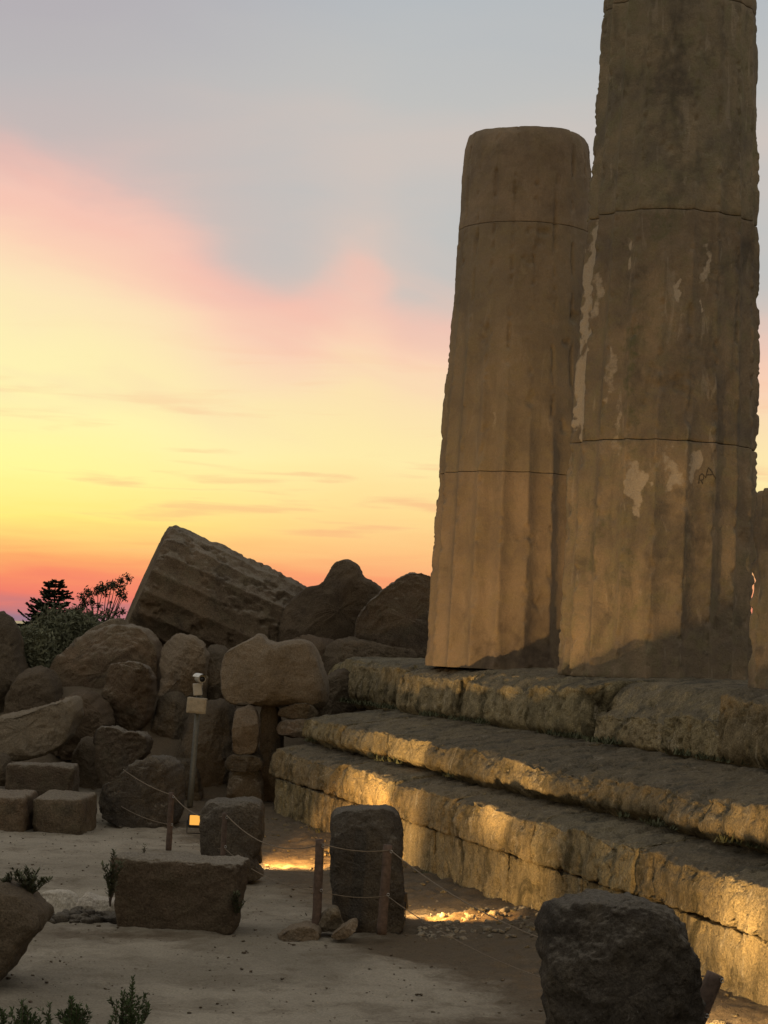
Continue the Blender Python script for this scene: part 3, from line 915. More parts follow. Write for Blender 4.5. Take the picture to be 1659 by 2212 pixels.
rock("wide slanting pale boulder with a pointed right end, at the left edge", [(-60, 1640), (-70, 1590), (-30, 1555), (10, 1545), (60, 1536), (100, 1525), (140, 1510), (163, 1508), (168, 1530), (160, 1565), (150, 1600), (110, 1625), (60, 1640)],
     26.8, 1.3, M_HEAPL, 118, group=HG, kz=.25, chips=4, chipsize=.2)
rock("two-humped grey rock above the dark dome by the pole", [(200, 1660), (195, 1600), (205, 1572), (250, 1570), (275, 1582), (290, 1578), (312, 1584), (324, 1605), (318, 1630), (290, 1650), (270, 1680), (215, 1700)], 26.6, 1.1, M_HEAP, 119, group=HG, chips=3)
rock("low dark dome-shaped rock on the soil left of the pole", [(218, 1760), (222, 1700), (262, 1676), (290, 1650), (325, 1636), (360, 1636), (388, 1652), (396, 1690), (394, 1740), (380, 1785), (300, 1790), (262, 1780)], 24.6, 1.3, M_DARK, 120, group=HG, chips=3)
rock("dark rock in the shade between the low block and the two-humped rock", [(150, 1740), (150, 1640), (175, 1590), (215, 1600), (232, 1680), (225, 1740)], 27.4, 1.0, M_HEAPD, 121, group=HG)
rock("dark rock hugging the left edge, highest on the far left", [(-90, 1560), (-80, 1400), (-40, 1340), (-5, 1315), (15, 1330), (34, 1360), (42, 1420), (60, 1500), (60, 1560)], 30.6, 1.3, M_HEAPD, 122, group=HG)
rock("brown rock under the shrub, between left edge and dome-shaped boulder", [(0, 1600), (5, 1500), (40, 1450), (90, 1440), (130, 1480), (140, 1600)], 29.6, 1.3, M_HEAPD, 123, group=HG)
rock("small dark stone at the left edge beneath the wide slanting boulder", [(-40, 1700), (-40, 1635), (0, 1628), (18, 1640), (22, 1700)], 25.6, .7, M_HEAPD, 124, group=HG, N=90, Mr=36)

rock("dark filler rock wedged behind the wide slanting pale boulder", [(90, 1640), (100, 1560), (140, 1500), (190, 1490), (240, 1540), (240, 1660)], 28.4, 1.2, M_HEAPD, 125, group=HG)  # this run of dark filler rocks is added to darken the heap's gaps
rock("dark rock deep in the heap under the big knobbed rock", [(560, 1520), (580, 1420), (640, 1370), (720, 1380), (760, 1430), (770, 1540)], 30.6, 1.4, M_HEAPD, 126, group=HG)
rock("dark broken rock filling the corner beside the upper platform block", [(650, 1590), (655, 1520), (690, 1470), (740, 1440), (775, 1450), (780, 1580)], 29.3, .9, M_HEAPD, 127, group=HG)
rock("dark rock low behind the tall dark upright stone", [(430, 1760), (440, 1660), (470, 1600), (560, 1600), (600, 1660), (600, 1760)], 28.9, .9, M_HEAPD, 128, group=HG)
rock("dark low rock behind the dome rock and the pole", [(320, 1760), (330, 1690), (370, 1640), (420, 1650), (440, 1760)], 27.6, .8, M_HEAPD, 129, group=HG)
CG = "squared blocks lying on the sandy ground"
block("long low squared block lying behind the two pale-topped cubes", at(92, 1712, 24.6) - Vector((0, 0, .05)), (.80, .5, .40), M_HEAP, 201, rz=R(-4), group=CG)
p_ = gp(133, 1792); block("pale-topped cube, right one of the pair at the left", (p_.x, p_.y + .2, -.06), (.575, .8, .44), M_HEAP, 202, rz=R(-5), rx=R(3.5), group=CG, r=.05, chips=1)
p_ = gp(8, 1790); block("pale-topped cube cut by the left picture edge", (p_.x, p_.y + .2, -.06), (.53, .8, .45), M_HEAP, 203, rz=R(-3), rx=R(3.5), group=CG, r=.05, chips=1)
p_ = gp(382, 2008); block("long brown block with a pale rim and narrower foot, low in the left half", (p_.x, p_.y + .18, -.04), (.97, .50, .58), M_BLOCK, 204, rz=R(-5), group=CG, taper=.16, r=.05, res=.014, chips=3, chipsize=.08)
# stumps between path and steps
SG = "dark standing stones along the rope fence"
rock("dark square-topped stump stone with the lit lamp at its left", [(446, 1896), (440, 1850), (436, 1790), (440, 1742), (460, 1727), (510, 1724), (556, 1728), (570, 1748), (569, 1805), (560, 1838), (546, 1850), (560, 1872), (572, 1896), (510, 1904)],
     19.3, .55, M_DARK, 210, name="standing_stone", cat="standing stone", group=SG, chips=2, chipsize=.1, amps=AMPS, kz=.05)
rock("tall dark standing stone between the two middle fence posts", [(716, 2010), (720, 1960), (716, 1880), (714, 1800), (717, 1762), (735, 1746), (790, 1742), (845, 1745), (862, 1762), (869, 1800), (868, 1880), (872, 1950), (875, 2015), (800, 2025)],
     16.6, .6, M_DARK, 211, name="standing_stone", cat="standing stone", group=SG, chips=3, chipsize=.12, amps=AMPS)
rock("biggest dark pitted boulder, in the right foreground", [(1182, 2440), (1190, 2260), (1184, 2180), (1176, 2100), (1174, 2020), (1182, 1985), (1206, 1964), (1260, 1945), (1340, 1938), (1400, 1944), (1440, 1960), (1470, 2000), (1488, 2050), (1508, 2110), (1512, 2180), (1500, 2300), (1490, 2440)],
     10.6, .75, M_DARK, 212, name="boulder", cat="boulder", chips=4, chipsize=.3, N=300, Mr=150, amps=[(1.5, .05, 2), (4.0, .075, 5), (13, .035, 5)], e=.36)
rock("dark overhanging boulder with a sprouting plant at the left edge", [(-140, 2140), (-130, 1960), (-60, 1920), (10, 1905), (52, 1918), (80, 1945), (104, 1968), (100, 1992), (78, 2012), (58, 2034), (44, 2066), (22, 2096), (-10, 2130), (-60, 2150)],
     13.5, .7, M_HEAPD, 213, chips=0, chipsize=.05, amps=AMPS, e=.32)
FG = "small stones at the foot of the tall standing stone"
rock("pale pointed small stone leaning on the tall standing stone's foot", [(678, 2006), (700, 1972), (712, 1955), (728, 1956), (742, 1990), (745, 2012), (700, 2018)], 16.15, .25, M_HEAPL, 214, name="small_stone", cat="stone", group=FG, N=80, Mr=36, amps=AMPS, chips=2)
rock("flat pale slab stone in front of the tall standing stone's foot", [(712, 2022), (745, 1996), (768, 1985), (776, 2000), (752, 2026), (726, 2030)], 15.9, .22, M_HEAPL, 215, name="small_stone", cat="stone", group=FG, N=80, Mr=36, amps=AMPS, chips=2)
rock("low grey stone half sunk in sand left of the middle fence post", [(592, 2030), (600, 2016), (630, 2002), (670, 1998), (690, 2008), (688, 2030)], 16.0, .5, M_HEAPL, 216, name="small_stone", cat="stone", group=FG, N=80, Mr=36, amps=AMPS, chips=2)
PG = "white flat stones edging the path"
rock("white flat edging stone, left one of two", [(76, 1958), (78, 1932), (100, 1926), (138, 1926), (162, 1935), (172, 1950), (160, 1968), (110, 1972)], 17.2, .35, M_PALE, 217, name="edging_stone", cat="stone", group=PG, N=80, Mr=36, amps=AMPS, chips=2)
rock("white flat edging stone touching the long brown block", [(160, 1968), (175, 1936), (190, 1930), (215, 1942), (250, 1945), (262, 1966), (240, 1976)], 17.0, .35, M_PALE, 218, name="edging_stone", cat="stone", group=PG, N=80, Mr=36, amps=AMPS, chips=2)

# dark loose stones bedded along the edging
def scatter(name, n, place, size, mat, label, cat, seed, flat=.6):
    rs = np.random.RandomState(seed)
    P, Fq0 = box_grid(4, 4, 4)
    Lp = (np.abs(P) ** 3).sum(1) ** (1 / 3)
    P = P / Lp[:, None]
    Vs = []; Fs = []; b = 0
    for i in range(n):
        x, y = place(rs)
        s_ = size[0] * (size[1] / size[0]) ** (rs.rand() ** 2.2)
        V = P * np.array([s_ * rs.uniform(.7, 1.3), s_ * rs.uniform(.7, 1.3), s_ * flat])
        V = V + fbm(V / s_ * .9 + i * 3.1, 1.0, 2, .5, seed)[:, None] * P * s_ * .5
        V = rotm(V, rs.uniform(-.4, .4), rs.uniform(-.4, .4), rs.uniform(0, 6.3))
        V = V + np.array([x, y, gz(x, y) + s_ * flat * .25])
        Vs.append(V); Fs.append(Fq0 + b); b += len(P)
    o = mesh_obj(name, np.concatenate(Vs), np.concatenate(Fs), mat)
    return tag(o, label, cat, kind='stuff')


def pl_path(rs):
    while True:
        x = rs.uniform(-4.2, 3.2); y = rs.uniform(11, 25)
        if x * CT + y * SN < 6.2: return x, y
scatter("pebbles", 2200, pl_path, (.003, .013), M_HEAP, "fine pebbles scattered over the sandy ground", "pebbles", 5)
def pl_foot(rs):
    t_ = rs.uniform(11, 25.5); p = 6.2 - abs(rs.normal()) * .55
    v = tp(t_, p, 0); return v[0], v[1]
scatter("rubble", 200, pl_foot, (.01, .045), M_STEP, "broken stone chips lying along the foot of the steps", "rubble", 6)
def pl_lit(rs):
    v = gp(rs.uniform(905, 1180), rs.uniform(1978, 2032)); return v.x, v.y
scatter("lit_rubble", 230, pl_lit, (.008, .036), M_SAND, "knobbly rubble lit orange by the hidden floodlight", "rubble", 7, .7)
def pl_edge(rs):
    v = gp(rs.uniform(70, 260), rs.uniform(1968, 1995)); return v.x, v.y
scatter("dark_rubble", 70, pl_edge, (.02, .07), M_DARK, "dark rubble in front of the white edging stones", "rubble", 9, .6)

# ------------------------------------------------------------------ plants
def leaf_cloud(rs, pts, size, per, spread):
    V = []; Fq = []
    for p in pts:
        for _ in range(per):
            c = np.array(p) + rs.normal(size=3) * spread
            a = rs.normal(size=3); a /= np.linalg.norm(a)
            b = np.cross(a, rs.normal(size=3)); b /= np.linalg.norm(b)
            s_ = size * rs.uniform(.6, 1.3)
            n = len(V)
            V += [c - a * s_, c - b * s_ * .32, c + a * s_, c + b * s_ * .32]
            Fq.append((n, n + 1, n + 2, n + 3))
    return np.array(V), np.array(Fq)


def tube_mesh(paths, nseg=5):
    """paths: list of (points, radii)"""
    V = []; Fq = []
    for pts, rad in paths:
        pts = [Vector(p) for p in pts]
        b0 = len(V)
        for i, p in enumerate(pts):
            d = (pts[min(i + 1, len(pts) - 1)] - pts[max(i - 1, 0)]).normalized()
            ref = Vector((0, 0, 1)) if abs(d.z) < .9 else Vector((1, 0, 0))
            u = d.cross(ref).normalized(); v = d.cross(u)
            for k in range(nseg):
                a = 2 * math.pi * k / nseg
                V.append(p + (u * math.cos(a) + v * math.sin(a)) * rad[i])
        for i in range(len(pts) - 1):
            for k in range(nseg):
                k2 = (k + 1) % nseg
                Fq.append((b0 + i * nseg + k, b0 + i * nseg + k2, b0 + (i + 1) * nseg + k2, b0 + (i + 1) * nseg + k))
        Fq.append(tuple(b0 + k for k in range(nseg))[::-1])
        Fq.append(tuple(b0 + (len(pts) - 1) * nseg + k for k in range(nseg)))
    return [tuple(v) for v in V], Fq


def sprig(label, foot, h, nst, spread, seed, mat, leaf=.02, per=5, group=None, name="leafy_plant", bare=.25, curl=.4):
    rs = np.random.RandomState(seed)
    root = empty(name, foot, label, "plant", group)
    paths = []; tips = []; LV = []; LF = []; nb = 0
    for k in range(nst):
        a = rs.uniform(0, 6.28); L = h * rs.uniform(.6, 1.0) if k else h
        lean = rs.uniform(.1, 1) * spread if k else spread * .1
        pts = []
        for i in range(9):
            s_ = i / 8
            pts.append((math.cos(a) * lean * s_ ** 1.3 * L + rs.normal() * .004, math.sin(a) * lean * s_ ** 1.3 * L * .7 + rs.normal() * .004, L * s_ * (1 - .1 * s_)))
        paths.append((pts, [.006 * h * (1.2 - s_ / 9) + .0012 for s_ in range(9)]))
        for i in range(1, 17):
            s_ = i / 16
            if s_ < bare: continue
            j = min(7, int(s_ * 8)); f = s_ * 8 - j
            P = np.array(pts[j]) * (1 - f) + np.array(pts[j + 1]) * f
            for _ in range(per):
                an = rs.uniform(0, 6.28)
                d = np.array([math.cos(an), math.sin(an), rs.uniform(.4, 1.3)]); d /= np.linalg.norm(d)
                sl = leaf * rs.uniform(.7, 1.4)
                w_ = np.cross(d, [0, 0, 1]); w_ /= (np.linalg.norm(w_) + 1e-6)
                w_ = w_ * sl * .17
                n = len(LV)
                LV += [P, P + d * sl * .5 - w_, P + d * sl, P + d * sl * .5 + w_]
                LF.append((n, n + 1, n + 2, n + 3))
    V, Fq = tube_mesh(paths)
    mesh_obj("stem", V, Fq, M_BARK, root)
    mesh_obj("foliage", np.array(LV), np.array(LF), mat, root, smooth=False)
    return root


BG = "bushy sprigs growing up at the bottom edge"


def bush_sprig(label, x, yt, wpx, Y, nst, seed, fork=.5):
    """upright forked twigs closely set with short narrow leaves"""
    rs = np.random.RandomState(seed)
    m = Y / F
    top = at(x, yt, Y); h = .55
    foot = Vector((top.x, Y, top.z - h))
    root = empty("leafy_plant", foot, label, "plant", BG)
    paths = []; LV = []; LF = []
    wd = wpx * m / 2
    def twig(p0, p1, r):
        bend = np.array([rs.normal() * .012, rs.normal() * .012, 0])
        pts = [p0 + (p1 - p0) * s_ + bend * 4 * s_ * (1 - s_) for s_ in (0, .25, .5, .75, 1)]
        paths.append(([tuple(p) for p in pts], [r, r * .9, r * .75, r * .6, r * .3]))
        L = np.linalg.norm(p1 - p0); n_ = int(L / .0042)
        ax_ = (p1 - p0) / L
        for i in range(n_):
            s_ = i / n_
            if s_ < .12: continue
            j_ = min(3, int(s_ * 4)); f = s_ * 4 - j_
            P = pts[j_] * (1 - f) + pts[j_ + 1] * f
            for _ in range(2):
                rv = rs.normal(size=3); rv -= ax_ * (rv @ ax_); rv /= np.linalg.norm(rv)
                d = rv * rs.uniform(.5, .95) + ax_ * rs.uniform(.5, 1.0); d /= np.linalg.norm(d)
                sl = rs.uniform(.014, .026)
                w_ = np.cross(d, rs.normal(size=3)); w_ /= np.linalg.norm(w_); w_ *= sl * .16
                n = len(LV); LV.extend([P, P + d * sl * .55 - w_, P + d * sl, P + d * sl * .55 + w_]); LF.append((n, n + 1, n + 2, n + 3))
    for k in range(nst):
        a = rs.uniform(0, 6.28); q = rs.uniform(.0, 1) if k else .1
        tx = math.cos(a) * wd * q; ty = math.sin(a) * wd * q
        H_ = h * (1 - .16 * q - rs.uniform(0, .10) * (k > 0))
        p1 = np.array([tx, ty, H_]); p0 = np.array([tx * .15, ty * .15, 0])
        twig(p0, p1, .0045)
        for b_ in range(int(5 * fork) + (nst > 2)):
            s_ = rs.uniform(.45, .85); a2 = rs.uniform(0, 6.28)
            pb = p0 + (p1 - p0) * s_; l_ = rs.uniform(.05, .12)
            twig(pb, pb + np.array([math.cos(a2) * l_ * .55, math.sin(a2) * l_ * .55, l_ * .85]), .0025)
    V, Fq = tube_mesh(paths)
    mesh_obj("stem", V, Fq, M_BARK, root)
    mesh_obj("foliage", np.array(LV), np.array(LF), M_LEAF, root, smooth=False)


bush_sprig("tallest dark green sprig at the bottom edge, right one of the row", 290, 2106, 70, 9.0, 6, 1, 1.0)
bush_sprig("rounded bushy green sprig in the middle of the bottom row", 158, 2150, 84, 8.8, 13, 2, .6)
bush_sprig("loose wide green sprig near the bottom left corner", 56, 2156, 110, 8.8, 12, 3, .6)
bush_sprig("thin single-stemmed seedling between the loose and the rounded sprigs", 107, 2164, 18, 9.1, 1, 4, .8)
bush_sprig("green sprig cut by the bottom left corner", 2, 2176, 70, 8.9, 7, 5, .5)
# low bank the sprigs grow on (below the picture)
V, Fq = rbox((3.2, 1.6, 1.3), .5, .05)
bk = at(120, 2300, 8.9)
finish("earth_bank", V + np.array([bk.x - .5, 8.9, -.38]), Fq, M_SAND, "low earth bank below the bottom edge under the sprigs", "bank", 55, AMPS)
bpy.data.objects["earth_bank"]['kind'] = 'structure'

p_ = at(238, 1958, 15.85); sprig("spindly shrub with small leaves rising at the long brown block's left end", (p_.x, p_.y, p_.z), .46, 8, .24, 11, M_LEAF2, leaf=.04, per=4, bare=.22)
p_ = at(310, 1880, 16.7); sprig("tiny sprig peeping over the long brown block", (p_.x, p_.y, p_.z - .10), .33, 3, .14, 12, M_LEAF2, leaf=.03, per=3, bare=.4)
p_ = at(512, 1965, 16.0); sprig("small dark weed at the long brown block's right end", (p_.x, p_.y, p_.z - .05), .20, 6, .5, 13, M_LEAF2, leaf=.03, per=4, bare=.1)
p_ = at(62, 1945, 13.5); sprig("leafy weed growing from the overhanging boulder at the left edge", (p_.x, p_.y, p_.z), .22, 11, .9, 14, M_LEAF2, leaf=.04, per=4, bare=.15)
p_ = at(15, 1922, 13.5); sprig("sparse weed on the overhanging boulder's top at the picture edge", (p_.x, p_.y, p_.z - .02), .13, 6, .9, 15, M_LEAF2, leaf=.03, per=3, bare=.15)


def shrub(label, cpx, Y, rx, rz_, n, mat, seed, leaf=.05, trunk=True):
    rs = np.random.RandomState(seed)
    c = at(*cpx, Y)
    foot = Vector((c.x, c.y, gz(c.x, c.y)))
    root = empty("shrub", foot, label, "shrub")
    pts = []
    while len(pts) < n:
        v = rs.uniform(-1, 1, 3)
        r_ = np.linalg.norm(v)
        if r_ > 1 or r_ < .45: continue
        k = 1 + .35 * float(pn(np.array([v * 1.9 + seed]))[0])
        pts.append((v[0] * rx * k, v[1] * rx * k, (c.z - foot.z) + v[2] * rz_ * k))
    V, Fq = leaf_cloud(rs, pts, leaf, 7, leaf * 1.5)
    mesh_obj("foliage", V, Fq, mat, root, smooth=False)
    paths = []
    for i in range(14):
        e = pts[rs.randint(len(pts))]
        paths.append(([(0, 0, 0), (e[0] * .3, e[1] * .3, e[2] * .5), e], [.03, .018, .006]))
    V, Fq = tube_mesh(paths)
    mesh_obj("stem", V, Fq, M_BARK, root)


shrub("grey-green bushy shrub behind the boulders at the far left, below the conifer", (150, 1425), 33.6, 1.05, .70, 4200, M_LEAFG, 31, leaf=.045)
shrub("lower grey-green shrub between the left edge rock and the dome-shaped boulder", (52, 1470), 31.6, .50, .75, 2200, M_LEAFG, 32, leaf=.045)


def conifer():
    Y = 70.0
    top = at(121, 1250, Y); b = Vector((top.x, Y, 0))
    root = empty("conifer_tree", b, "dark conifer with a crooked pointed top, against the red sky at the left", "tree")
    H = top.z
    rs = np.random.RandomState(5)
    paths = [([(0, 0, 0), (.03, 0, H * .5), (-.02, 0, H * .85), (0, 0, H)], [.10, .07, .03, .008])]
    V, Fq = tube_mesh(paths, 7); mesh_obj("trunk", V, Fq, M_BARK, root)
    br = []; LV = []; LF = []
    z = H - .12
    while z > .5:
        dz_ = H - z
        L = .10 + .74 * dz_ ** .9
        for k in range(9):
            a = rs.uniform(0, 6.28); l = L * rs.uniform(.55, 1.1)
            if math.cos(a) > .2 and dz_ > .7: l *= .85
            if dz_ < .35: l *= 1.25
            rise = rs.uniform(.0, .55)
            pts = [(math.cos(a) * l * s_, math.sin(a) * l * s_, z - .10 * s_ * l + rise * l * s_ ** 2) for s_ in (0, .33, .66, 1)]
            br.append((pts, [.012, .009, .006, .003]))
            m = int(6 + l * 44)
            for i in range(m):
                s_ = .15 + .85 * i / m
                P = np.array([math.cos(a) * l * s_, math.sin(a) * l * s_, z - .10 * s_ * l + rise * l * s_ ** 2])
                for _ in range(7):
                    side = rs.choice([-1, 1])
                    d = np.array([math.cos(a + side * .8), math.sin(a + side * .8), rs.uniform(-.35, .65)]) ; d /= np.linalg.norm(d)
                    sl = rs.uniform(.05, .11)
                    w_ = np.cross(d, rs.normal(size=3)); w_ /= np.linalg.norm(w_); w_ *= .022
                    n = len(LV); LV += [P, P + d * sl * .5 - w_, P + d * sl, P + d * sl * .5 + w_]; LF.append((n, n + 1, n + 2, n + 3))
        z -= rs.uniform(.07, .15)
    V, Fq = tube_mesh(br, 4); mesh_obj("branches", V, Fq, M_BARK, root)
    mesh_obj("crown", np.array(LV), np.array(LF), M_NEEDLE, root, smooth=False)


conifer()


def broadleaf(label, Y, trunk_x, clumps, seed, base_y=None):
    """clumps: (px, py, radius px) of leaf masses in the crown"""
    rs = np.random.RandomState(seed)
    c = at(trunk_x, 1340, Y)
    root = empty("broadleaf_tree", (c.x, Y, 0), label, "tree")
    hub = Vector((0, 0, max(.8, c.z - .6)))
    paths = [([(0, 0, 0), (.04, 0, hub.z * .5), tuple(hub)], [.10, .08, .06])]
    pts = []
    for (x, y, r_) in clumps:
        P = at(x, y, Y) - Vector((c.x, Y, 0)); rr = r_ * Y / F
        P.y += rs.uniform(-.5, .5)
        mid = hub.lerp(P, .5) + Vector((rs.normal() * .06, rs.normal() * .06, -.05))
        paths.append(([tuple(hub), tuple(mid), tuple(P)], [.035, .02, .008]))
        for _ in range(4):
            q = P + Vector(rs.normal(size=3)) * rr * .6
            paths.append(([tuple(P), tuple(q)], [.008, .003]))
        n = int(26 * (r_ / 8) ** 2)
        for _ in range(n):
            v = rs.normal(size=3); v *= (rs.rand() ** .5) / np.linalg.norm(v)
            pts.append(np.array(P) + v * rr)
    V, Fq = tube_mesh(paths, 5); mesh_obj("trunk", V, Fq, M_BARK, root)
    V, Fq = leaf_cloud(rs, pts, .055, 5, .05)
    mesh_obj("crown", V, Fq, M_NEEDLE, root, smooth=False)


broadleaf("airy dark tree with sky showing through, between the conifer and the tilted drum", 66.0, 215,
          [(180, 1290, 8), (195, 1282, 9), (210, 1276, 10), (225, 1270, 10), (240, 1264, 10), (250, 1266, 8), (185, 1305, 8), (172, 1315, 9), (200, 1300, 7), (228, 1282, 6), (262, 1256, 8),
           (262, 1275, 8), (268, 1290, 7), (258, 1284, 5), (215, 1310, 5), (232, 1318, 4), (250, 1325, 5), (265, 1320, 6), (190, 1328, 8), (205, 1338, 7), (222, 1334, 4), (160, 1326, 10), (240, 1300, 3), (236, 1338, 5), (275, 1248, 7)], 41)
broadleaf("low dense dark tree at the foot of the conifer", 62.0, 130,
          [(70, 1368, 14), (90, 1352, 15), (110, 1340, 16), (130, 1335, 17), (150, 1335, 16), (165, 1345, 16), (185, 1352, 14), (120, 1362, 20), (150, 1365, 20), (60, 1378, 12), (205, 1356, 12), (90, 1372, 16)], 42)

# far sea strip beyond the land
me_v = [(-3000, 900, .9), (3000, 900, .9), (3000, 5000, .9), (-3000, 5000, .9)]
o = mesh_obj("sea", me_v, [(0, 1, 2, 3)], SEA, smooth=False)
tag(o, "distant sea strip on the horizon", "sea", kind='structure')

# ------------------------------------------------------------------ fence
FG2 = "wooden stakes of the rope fence"
def post(label, foot, top, r, seed, tilt_cap=False):
    foot = Vector(foot); top = Vector(top)
    root = empty("fence_post", foot, label, "post", FG2)
    d = top - foot
    n = 14; pts = [tuple(d * (i / n)) for i in range(n + 1)]
    V, Fq = tube_mesh([(pts, [r * (1.05 - .12 * i / n) for i in range(n + 1)])], 14)
    V = np.array(V); V = V + fbm(V, 9, 3, .6, seed)[:, None] * np.array([.006, .006, .0])
    mesh_obj("stake", V, Fq, M_WOOD, root)
    th = np.linspace(0, 2 * math.pi, 13)
    side = Vector((1, -.3, 0)).normalized()
    for fr in (.93, .45):
        c = d * fr + side * r * .8 + Vector((0, -r * .6, 0))
        ring = [tuple(c + Vector((math.cos(a) * .010, 0, math.sin(a) * .010))) for a in th]
        V, Fq = tube_mesh([(ring, [.003] * 13)], 6)
        mesh_obj("eyelet", V, Fq, M_STEEL, root)
    return root


P1t = at(371, 1712, 21.4); P1f = at(364, 1837, 21.4)
P2t = at(486, 1756, 18.75); P2f = at(480, 1888, 18.75)
P3t = at(691, 1813, 16.15); P3f = at(683, 2012, 16.15)
P4t = at(838, 1825, 15.9); P4f = at(824, 2018, 15.9)
P5t = at(1546, 2104, 11.3); P5f = at(1478, 2262, 11.3)
post("fence post in front of the low dark dome-shaped rock, farthest of the stakes", P1f, P1t, .030, 1)
post("fence post standing in front of the square-topped stump stone", P2f, P2t, .026, 2)
post("fence post just left of the tall standing stone", P3f, P3t, .036, 3)
post("fence post in front of the tall standing stone's right side, rope tied to its top", P4f, P4t, .038, 4)
post("leaning fence post beside the biggest boulder, at the bottom right", P5f, P5t, .052, 5)


def rope(label, pts, sags, r=.0055):
    path = []
    for (a, b), s_ in zip(zip(pts[:-1], pts[1:]), sags):
        for k in range(16):
            f = k / 16
            p = a.lerp(b, f); p = p - Vector((0, 0, s_ * 4 * f * (1 - f)))
            path.append(p)
    path.append(pts[-1])
    o3 = path[0].copy()
    V, Fq = tube_mesh([([tuple(p - o3) for p in path], [r] * len(path))], 6)
    o = mesh_obj("rope", V, Fq, M_ROPE); o.location = o3
    tag(o, label, "rope")


def off(a, b, f, dy=-.05): return a.lerp(b, f) + Vector((.02, dy, 0))
P0 = at(266, 1662, 23.5)
rope("upper rope sagging from post to post along the fence", [P0, off(P1f, P1t, .96), off(P2f, P2t, .97), off(P3f, P3t, .96), off(P4f, P4t, .95), off(P5f, P5t, .97)], [.03, .10, .14, .03, .19], .0042)
rope("lower rope running knee-high along the fence", [at(262, 1742, 23.5), off(P1f, P1t, .45), off(P2f, P2t, .42), off(P3f, P3t, .45), off(P4f, P4t, .44), off(P5f, P5t, .5)], [.03, .06, .08, .03, .16], .003)

# ------------------------------------------------------------------ security camera
def cyl(path, rad, n=14): return tube_mesh([(path, rad)], n)


def boxm(dims, c, bev=.008, rz=0, rx=0, ry=0):
    V, Fq = rbox(dims, bev, min(dims) / 6, 12)
    return rotm(V, rx, ry, rz) + np.array(c), Fq


def security_camera():
    Y = 26.6; px = Y / F
    foot = at(410, 1742, Y); top = at(430, 1500, Y)
    root = empty("security_camera", foot, "white security camera on a grey pole with a pale junction box", "security camera")
    d = top - foot
    V, Fq = cyl([tuple(d * s_) for s_ in (0, .3, .6, 1)], [.040, .038, .036, .034]); mesh_obj("pole", V, Fq, M_POLE, root)
    c = at(425, 1524, Y - .08) - foot
    V, Fq = boxm((42 * px, .12, 34 * px), c, .012, ry=R(3)); b = mesh_obj("junction_box", V, Fq, M_BOX, root)
    V, Fq = boxm((34 * px, .006, 27 * px), c + Vector((0, -.063, 0)), .003, ry=R(3)); mesh_obj("lid", V, Fq, M_BOX, b)
    c = at(427, 1489, Y - .06) - foot
    V, Fq = boxm((19 * px, .08, 26 * px), c, .01, ry=R(-6)); mesh_obj("power_box", V, Fq, M_WHITE, root)
    a = at(430, 1500, Y) - foot; b1 = at(436, 1480, Y - .04) - foot; c1 = at(434, 1470, Y - .05) - foot
    V, Fq = cyl([tuple(a), tuple(b1), tuple(c1)], [.018, .018, .02]); mesh_obj("bracket", V, Fq, M_STEEL, root)
    # bullet housing pointing to the camera and slightly right
    h0 = at(427, 1465, Y + .04) - foot; h1 = at(437, 1467, Y - .22) - foot
    V, Fq = cyl([tuple(h0), tuple(h0.lerp(h1, .1)), tuple(h0.lerp(h1, .96)), tuple(h1)], [.03, .048, .052, .048], 20); hs = mesh_obj("housing", V, Fq, M_WHITE, root)
    dd = (h1 - h0).normalized()
    V, Fq = cyl([tuple(h1 + dd * .001), tuple(h1 + dd * .006)], [.036, .034], 20); mesh_obj("lens", V, Fq, M_LENS, hs)
    V = []; Fq = []
    side = dd.cross(Vector((0, 0, 1))).normalized(); upv = side.cross(dd)
    for j, f in enumerate((-.1, .5, 1.25)):
        for k in range(9):
            an = R(20 + 140 * k / 8)
            for rr in (.062, .067):
                V.append(h0.lerp(h1, f) + (side * math.cos(an) + upv * math.sin(an)) * rr)
    for j in range(2):
        for k in range(8):
            a0 = j * 18 + k * 2
            Fq += [(a0, a0 + 2, a0 + 20, a0 + 18), (a0 + 1, a0 + 19, a0 + 21, a0 + 3)]
    mesh_obj("sun_hood", [tuple(v) for v in V], Fq, simple_mat("hood_white", (.62, .62, .57), .5, var=.05), root)


security_camera()

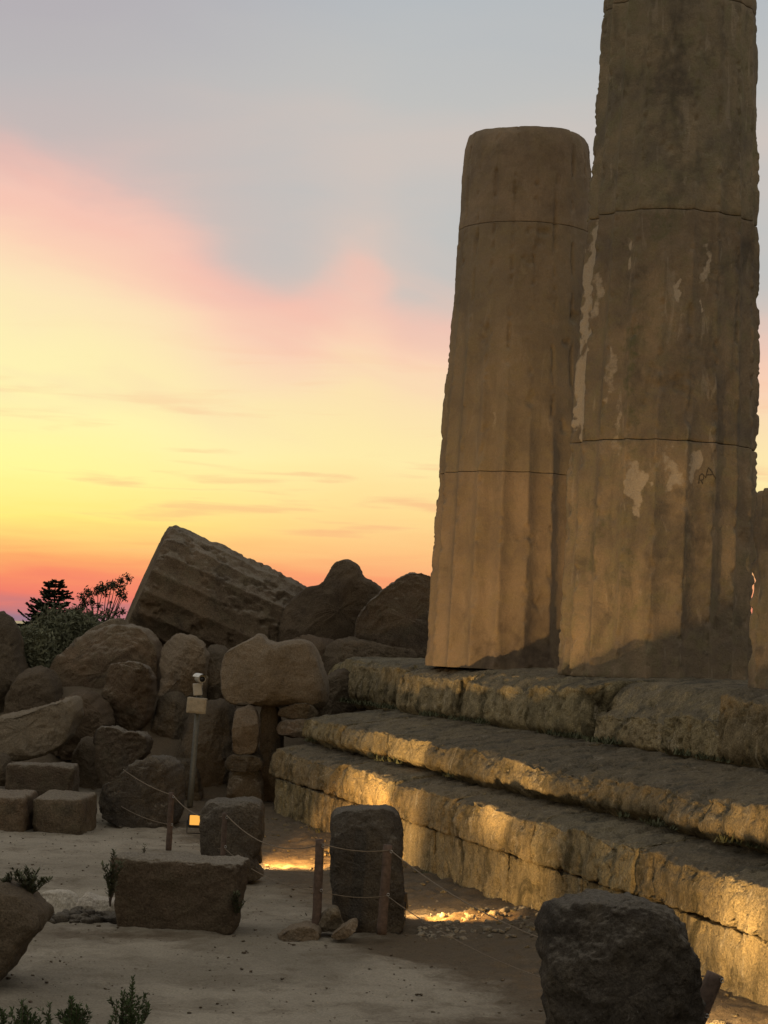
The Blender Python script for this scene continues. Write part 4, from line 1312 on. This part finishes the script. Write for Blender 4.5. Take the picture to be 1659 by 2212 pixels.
# ------------------------------------------------------------------ floodlights on the ground behind the stones
LG = "ground floodlights behind the stones"
LC = (1.0, .62, .25)
def flood(label, pos, aim, W_, size=130, spill=None, spw=0, beam=None, bw=0):
    pos = Vector(pos)
    root = empty("floodlight", pos, label, "floodlight", LG)
    d = (Vector(aim) - pos).normalized()
    yaw = math.atan2(d.y, d.x) - math.pi / 2
    V, Fq = rbox((.20, .12, .15), .012, .02, 12)
    V = rotm(V, R(12), 0, yaw) + np.array([0, 0, .14]); mesh_obj("housing", V, Fq, M_BLACK, root)
    V, Fq = rbox((.16, .012, .11), .004, .02, 12)
    V = rotm(V + np.array([0, .064, 0]), R(12), 0, yaw) + np.array([0, 0, .14]); mesh_obj("lens", V, Fq, M_GLOW, root)
    cy, sy = math.cos(yaw), math.sin(yaw)
    paths = [([(cy * -.11, sy * -.11, .15), (cy * -.11, sy * -.11, .0), (cy * .11, sy * .11, .0), (cy * .11, sy * .11, .15)], [.007] * 4)]
    V, Fq = tube_mesh(paths, 6); mesh_obj("bracket", V, Fq, M_BLACK, root)
    if spill:      # second spot added to the fixture to lay a light wedge on the soil
        l = bpy.data.lights.new("added_spill_spot", 'SPOT'); l.energy = spw; l.color = (1.0, .50, .13); l.spot_size = R(60 if spw > 200 else 50); l.spot_blend = .25
        l.shadow_soft_size = .03
        lo = bpy.data.objects.new("lamp", l); COL.objects.link(lo); lo.parent = root
        sd = (Vector(spill) - pos).normalized()
        lo.location = Vector((sd.x * .13, sd.y * .13, .34))
        lo.rotation_euler = (Vector(spill) - (pos + Vector(lo.location))).to_track_quat('-Z', 'Y').to_euler()
    if beam:       # extra narrow spot added to brighten the columns and upper platform
        l = bpy.data.lights.new("added_beam_spot", 'SPOT'); l.energy = bw; l.color = LC; l.spot_size = R(54); l.spot_blend = 1.0
        l.shadow_soft_size = .05
        lo = bpy.data.objects.new("lamp", l); COL.objects.link(lo); lo.parent = root
        sd = (Vector(beam) - pos).normalized()
        lo.location = Vector((sd.x * .16, sd.y * .16, .26))
        lo.rotation_euler = (Vector(beam) - (pos + Vector(lo.location))).to_track_quat('-Z', 'Y').to_euler()
    if W_ <= 0: return root
    l = bpy.data.lights.new("floodlight_lamp", 'SPOT'); l.energy = W_; l.color = LC; l.spot_size = R(size); l.spot_blend = .55
    l.shadow_soft_size = .05
    lo = bpy.data.objects.new("lamp", l); COL.objects.link(lo); lo.parent = root
    hd = Vector((d.x, d.y, 0)).normalized()
    lo.location = Vector((0, 0, .16)) + hd * .10
    lo.rotation_euler = (Vector(aim) - (pos + Vector(lo.location))).to_track_quat('-Z', 'Y').to_euler()
    return root


L1 = at(540, 1872, 20.0); L1.z = .02
L2 = at(850, 1985, 17.0); L2.z = .02
L3 = at(1452, 2170, 12.4); L3.z = .02
flood("hidden floodlight behind the square-topped stump stone", L1, (1.1, 24.0, 1.5), 150, 116, (-.3, 21.5, -.1), 430, (c2.x - .5, 25, 3.0), 680)
flood("hidden floodlight behind the tall standing stone", L2, (2.9, 21.4, 1.5), 70, 150, (1.0, 17.2, -.25), 140, (c1x - .6, 21.4, 3.3), 480)
flood("hidden floodlight behind the biggest boulder", L3, (3.8, 15.6, 1.4), 105, 150, (3.2, 12.2, 0), 80, (3.5, 17.6, 1.8), 230)
L0 = at(425, 1792, 23.4); L0.z = .02
flood("glowing floodlight seen just left of the square-topped stump stone", L0, (-1.9, 20.0, .35), 0)

# ------------------------------------------------------------------ weeds rooted in the joints of the platform
def weeds():
    rs = np.random.RandomState(77)
    V = []; Fq = []
    for (p, z, lo, hi_, n) in ((7.66, Z2 - .03, 14.5, 27.5, 210), (6.66, Z3 - .0, 11.5, 25.5, 120), (6.2, .02, 11, 25.5, 150)):
        for _ in range(n):
            t_ = rs.uniform(lo, hi_)
            if fbm(np.array([[t_, p, 0.]]), .9, 2, .5, 4)[0] < .02: continue
            c = np.array(tp(t_, p + rs.normal() * .05, z))
            for _ in range(rs.randint(8, 26)):
                a = rs.uniform(0, 6.28); l_ = rs.uniform(.02, .07)
                P = c + np.array([rs.normal() * .035, rs.normal() * .035, 0])
                d = np.array([math.cos(a) * .7, math.sin(a) * .7, rs.uniform(.5, 1.2)]) * l_
                w_ = np.array([-math.sin(a), math.cos(a), 0]) * l_ * .14
                k = len(V); V += [P - w_, P + w_, P + d * .6 + w_ * .8, P + d]; Fq.append((k, k + 1, k + 2, k + 3))
    o = mesh_obj("weeds", np.array(V), np.array(Fq), M_LEAF2, smooth=False)
    tag(o, "small weeds and dry tufts rooted in the joints of the steps", "weeds", kind='stuff')


weeds()
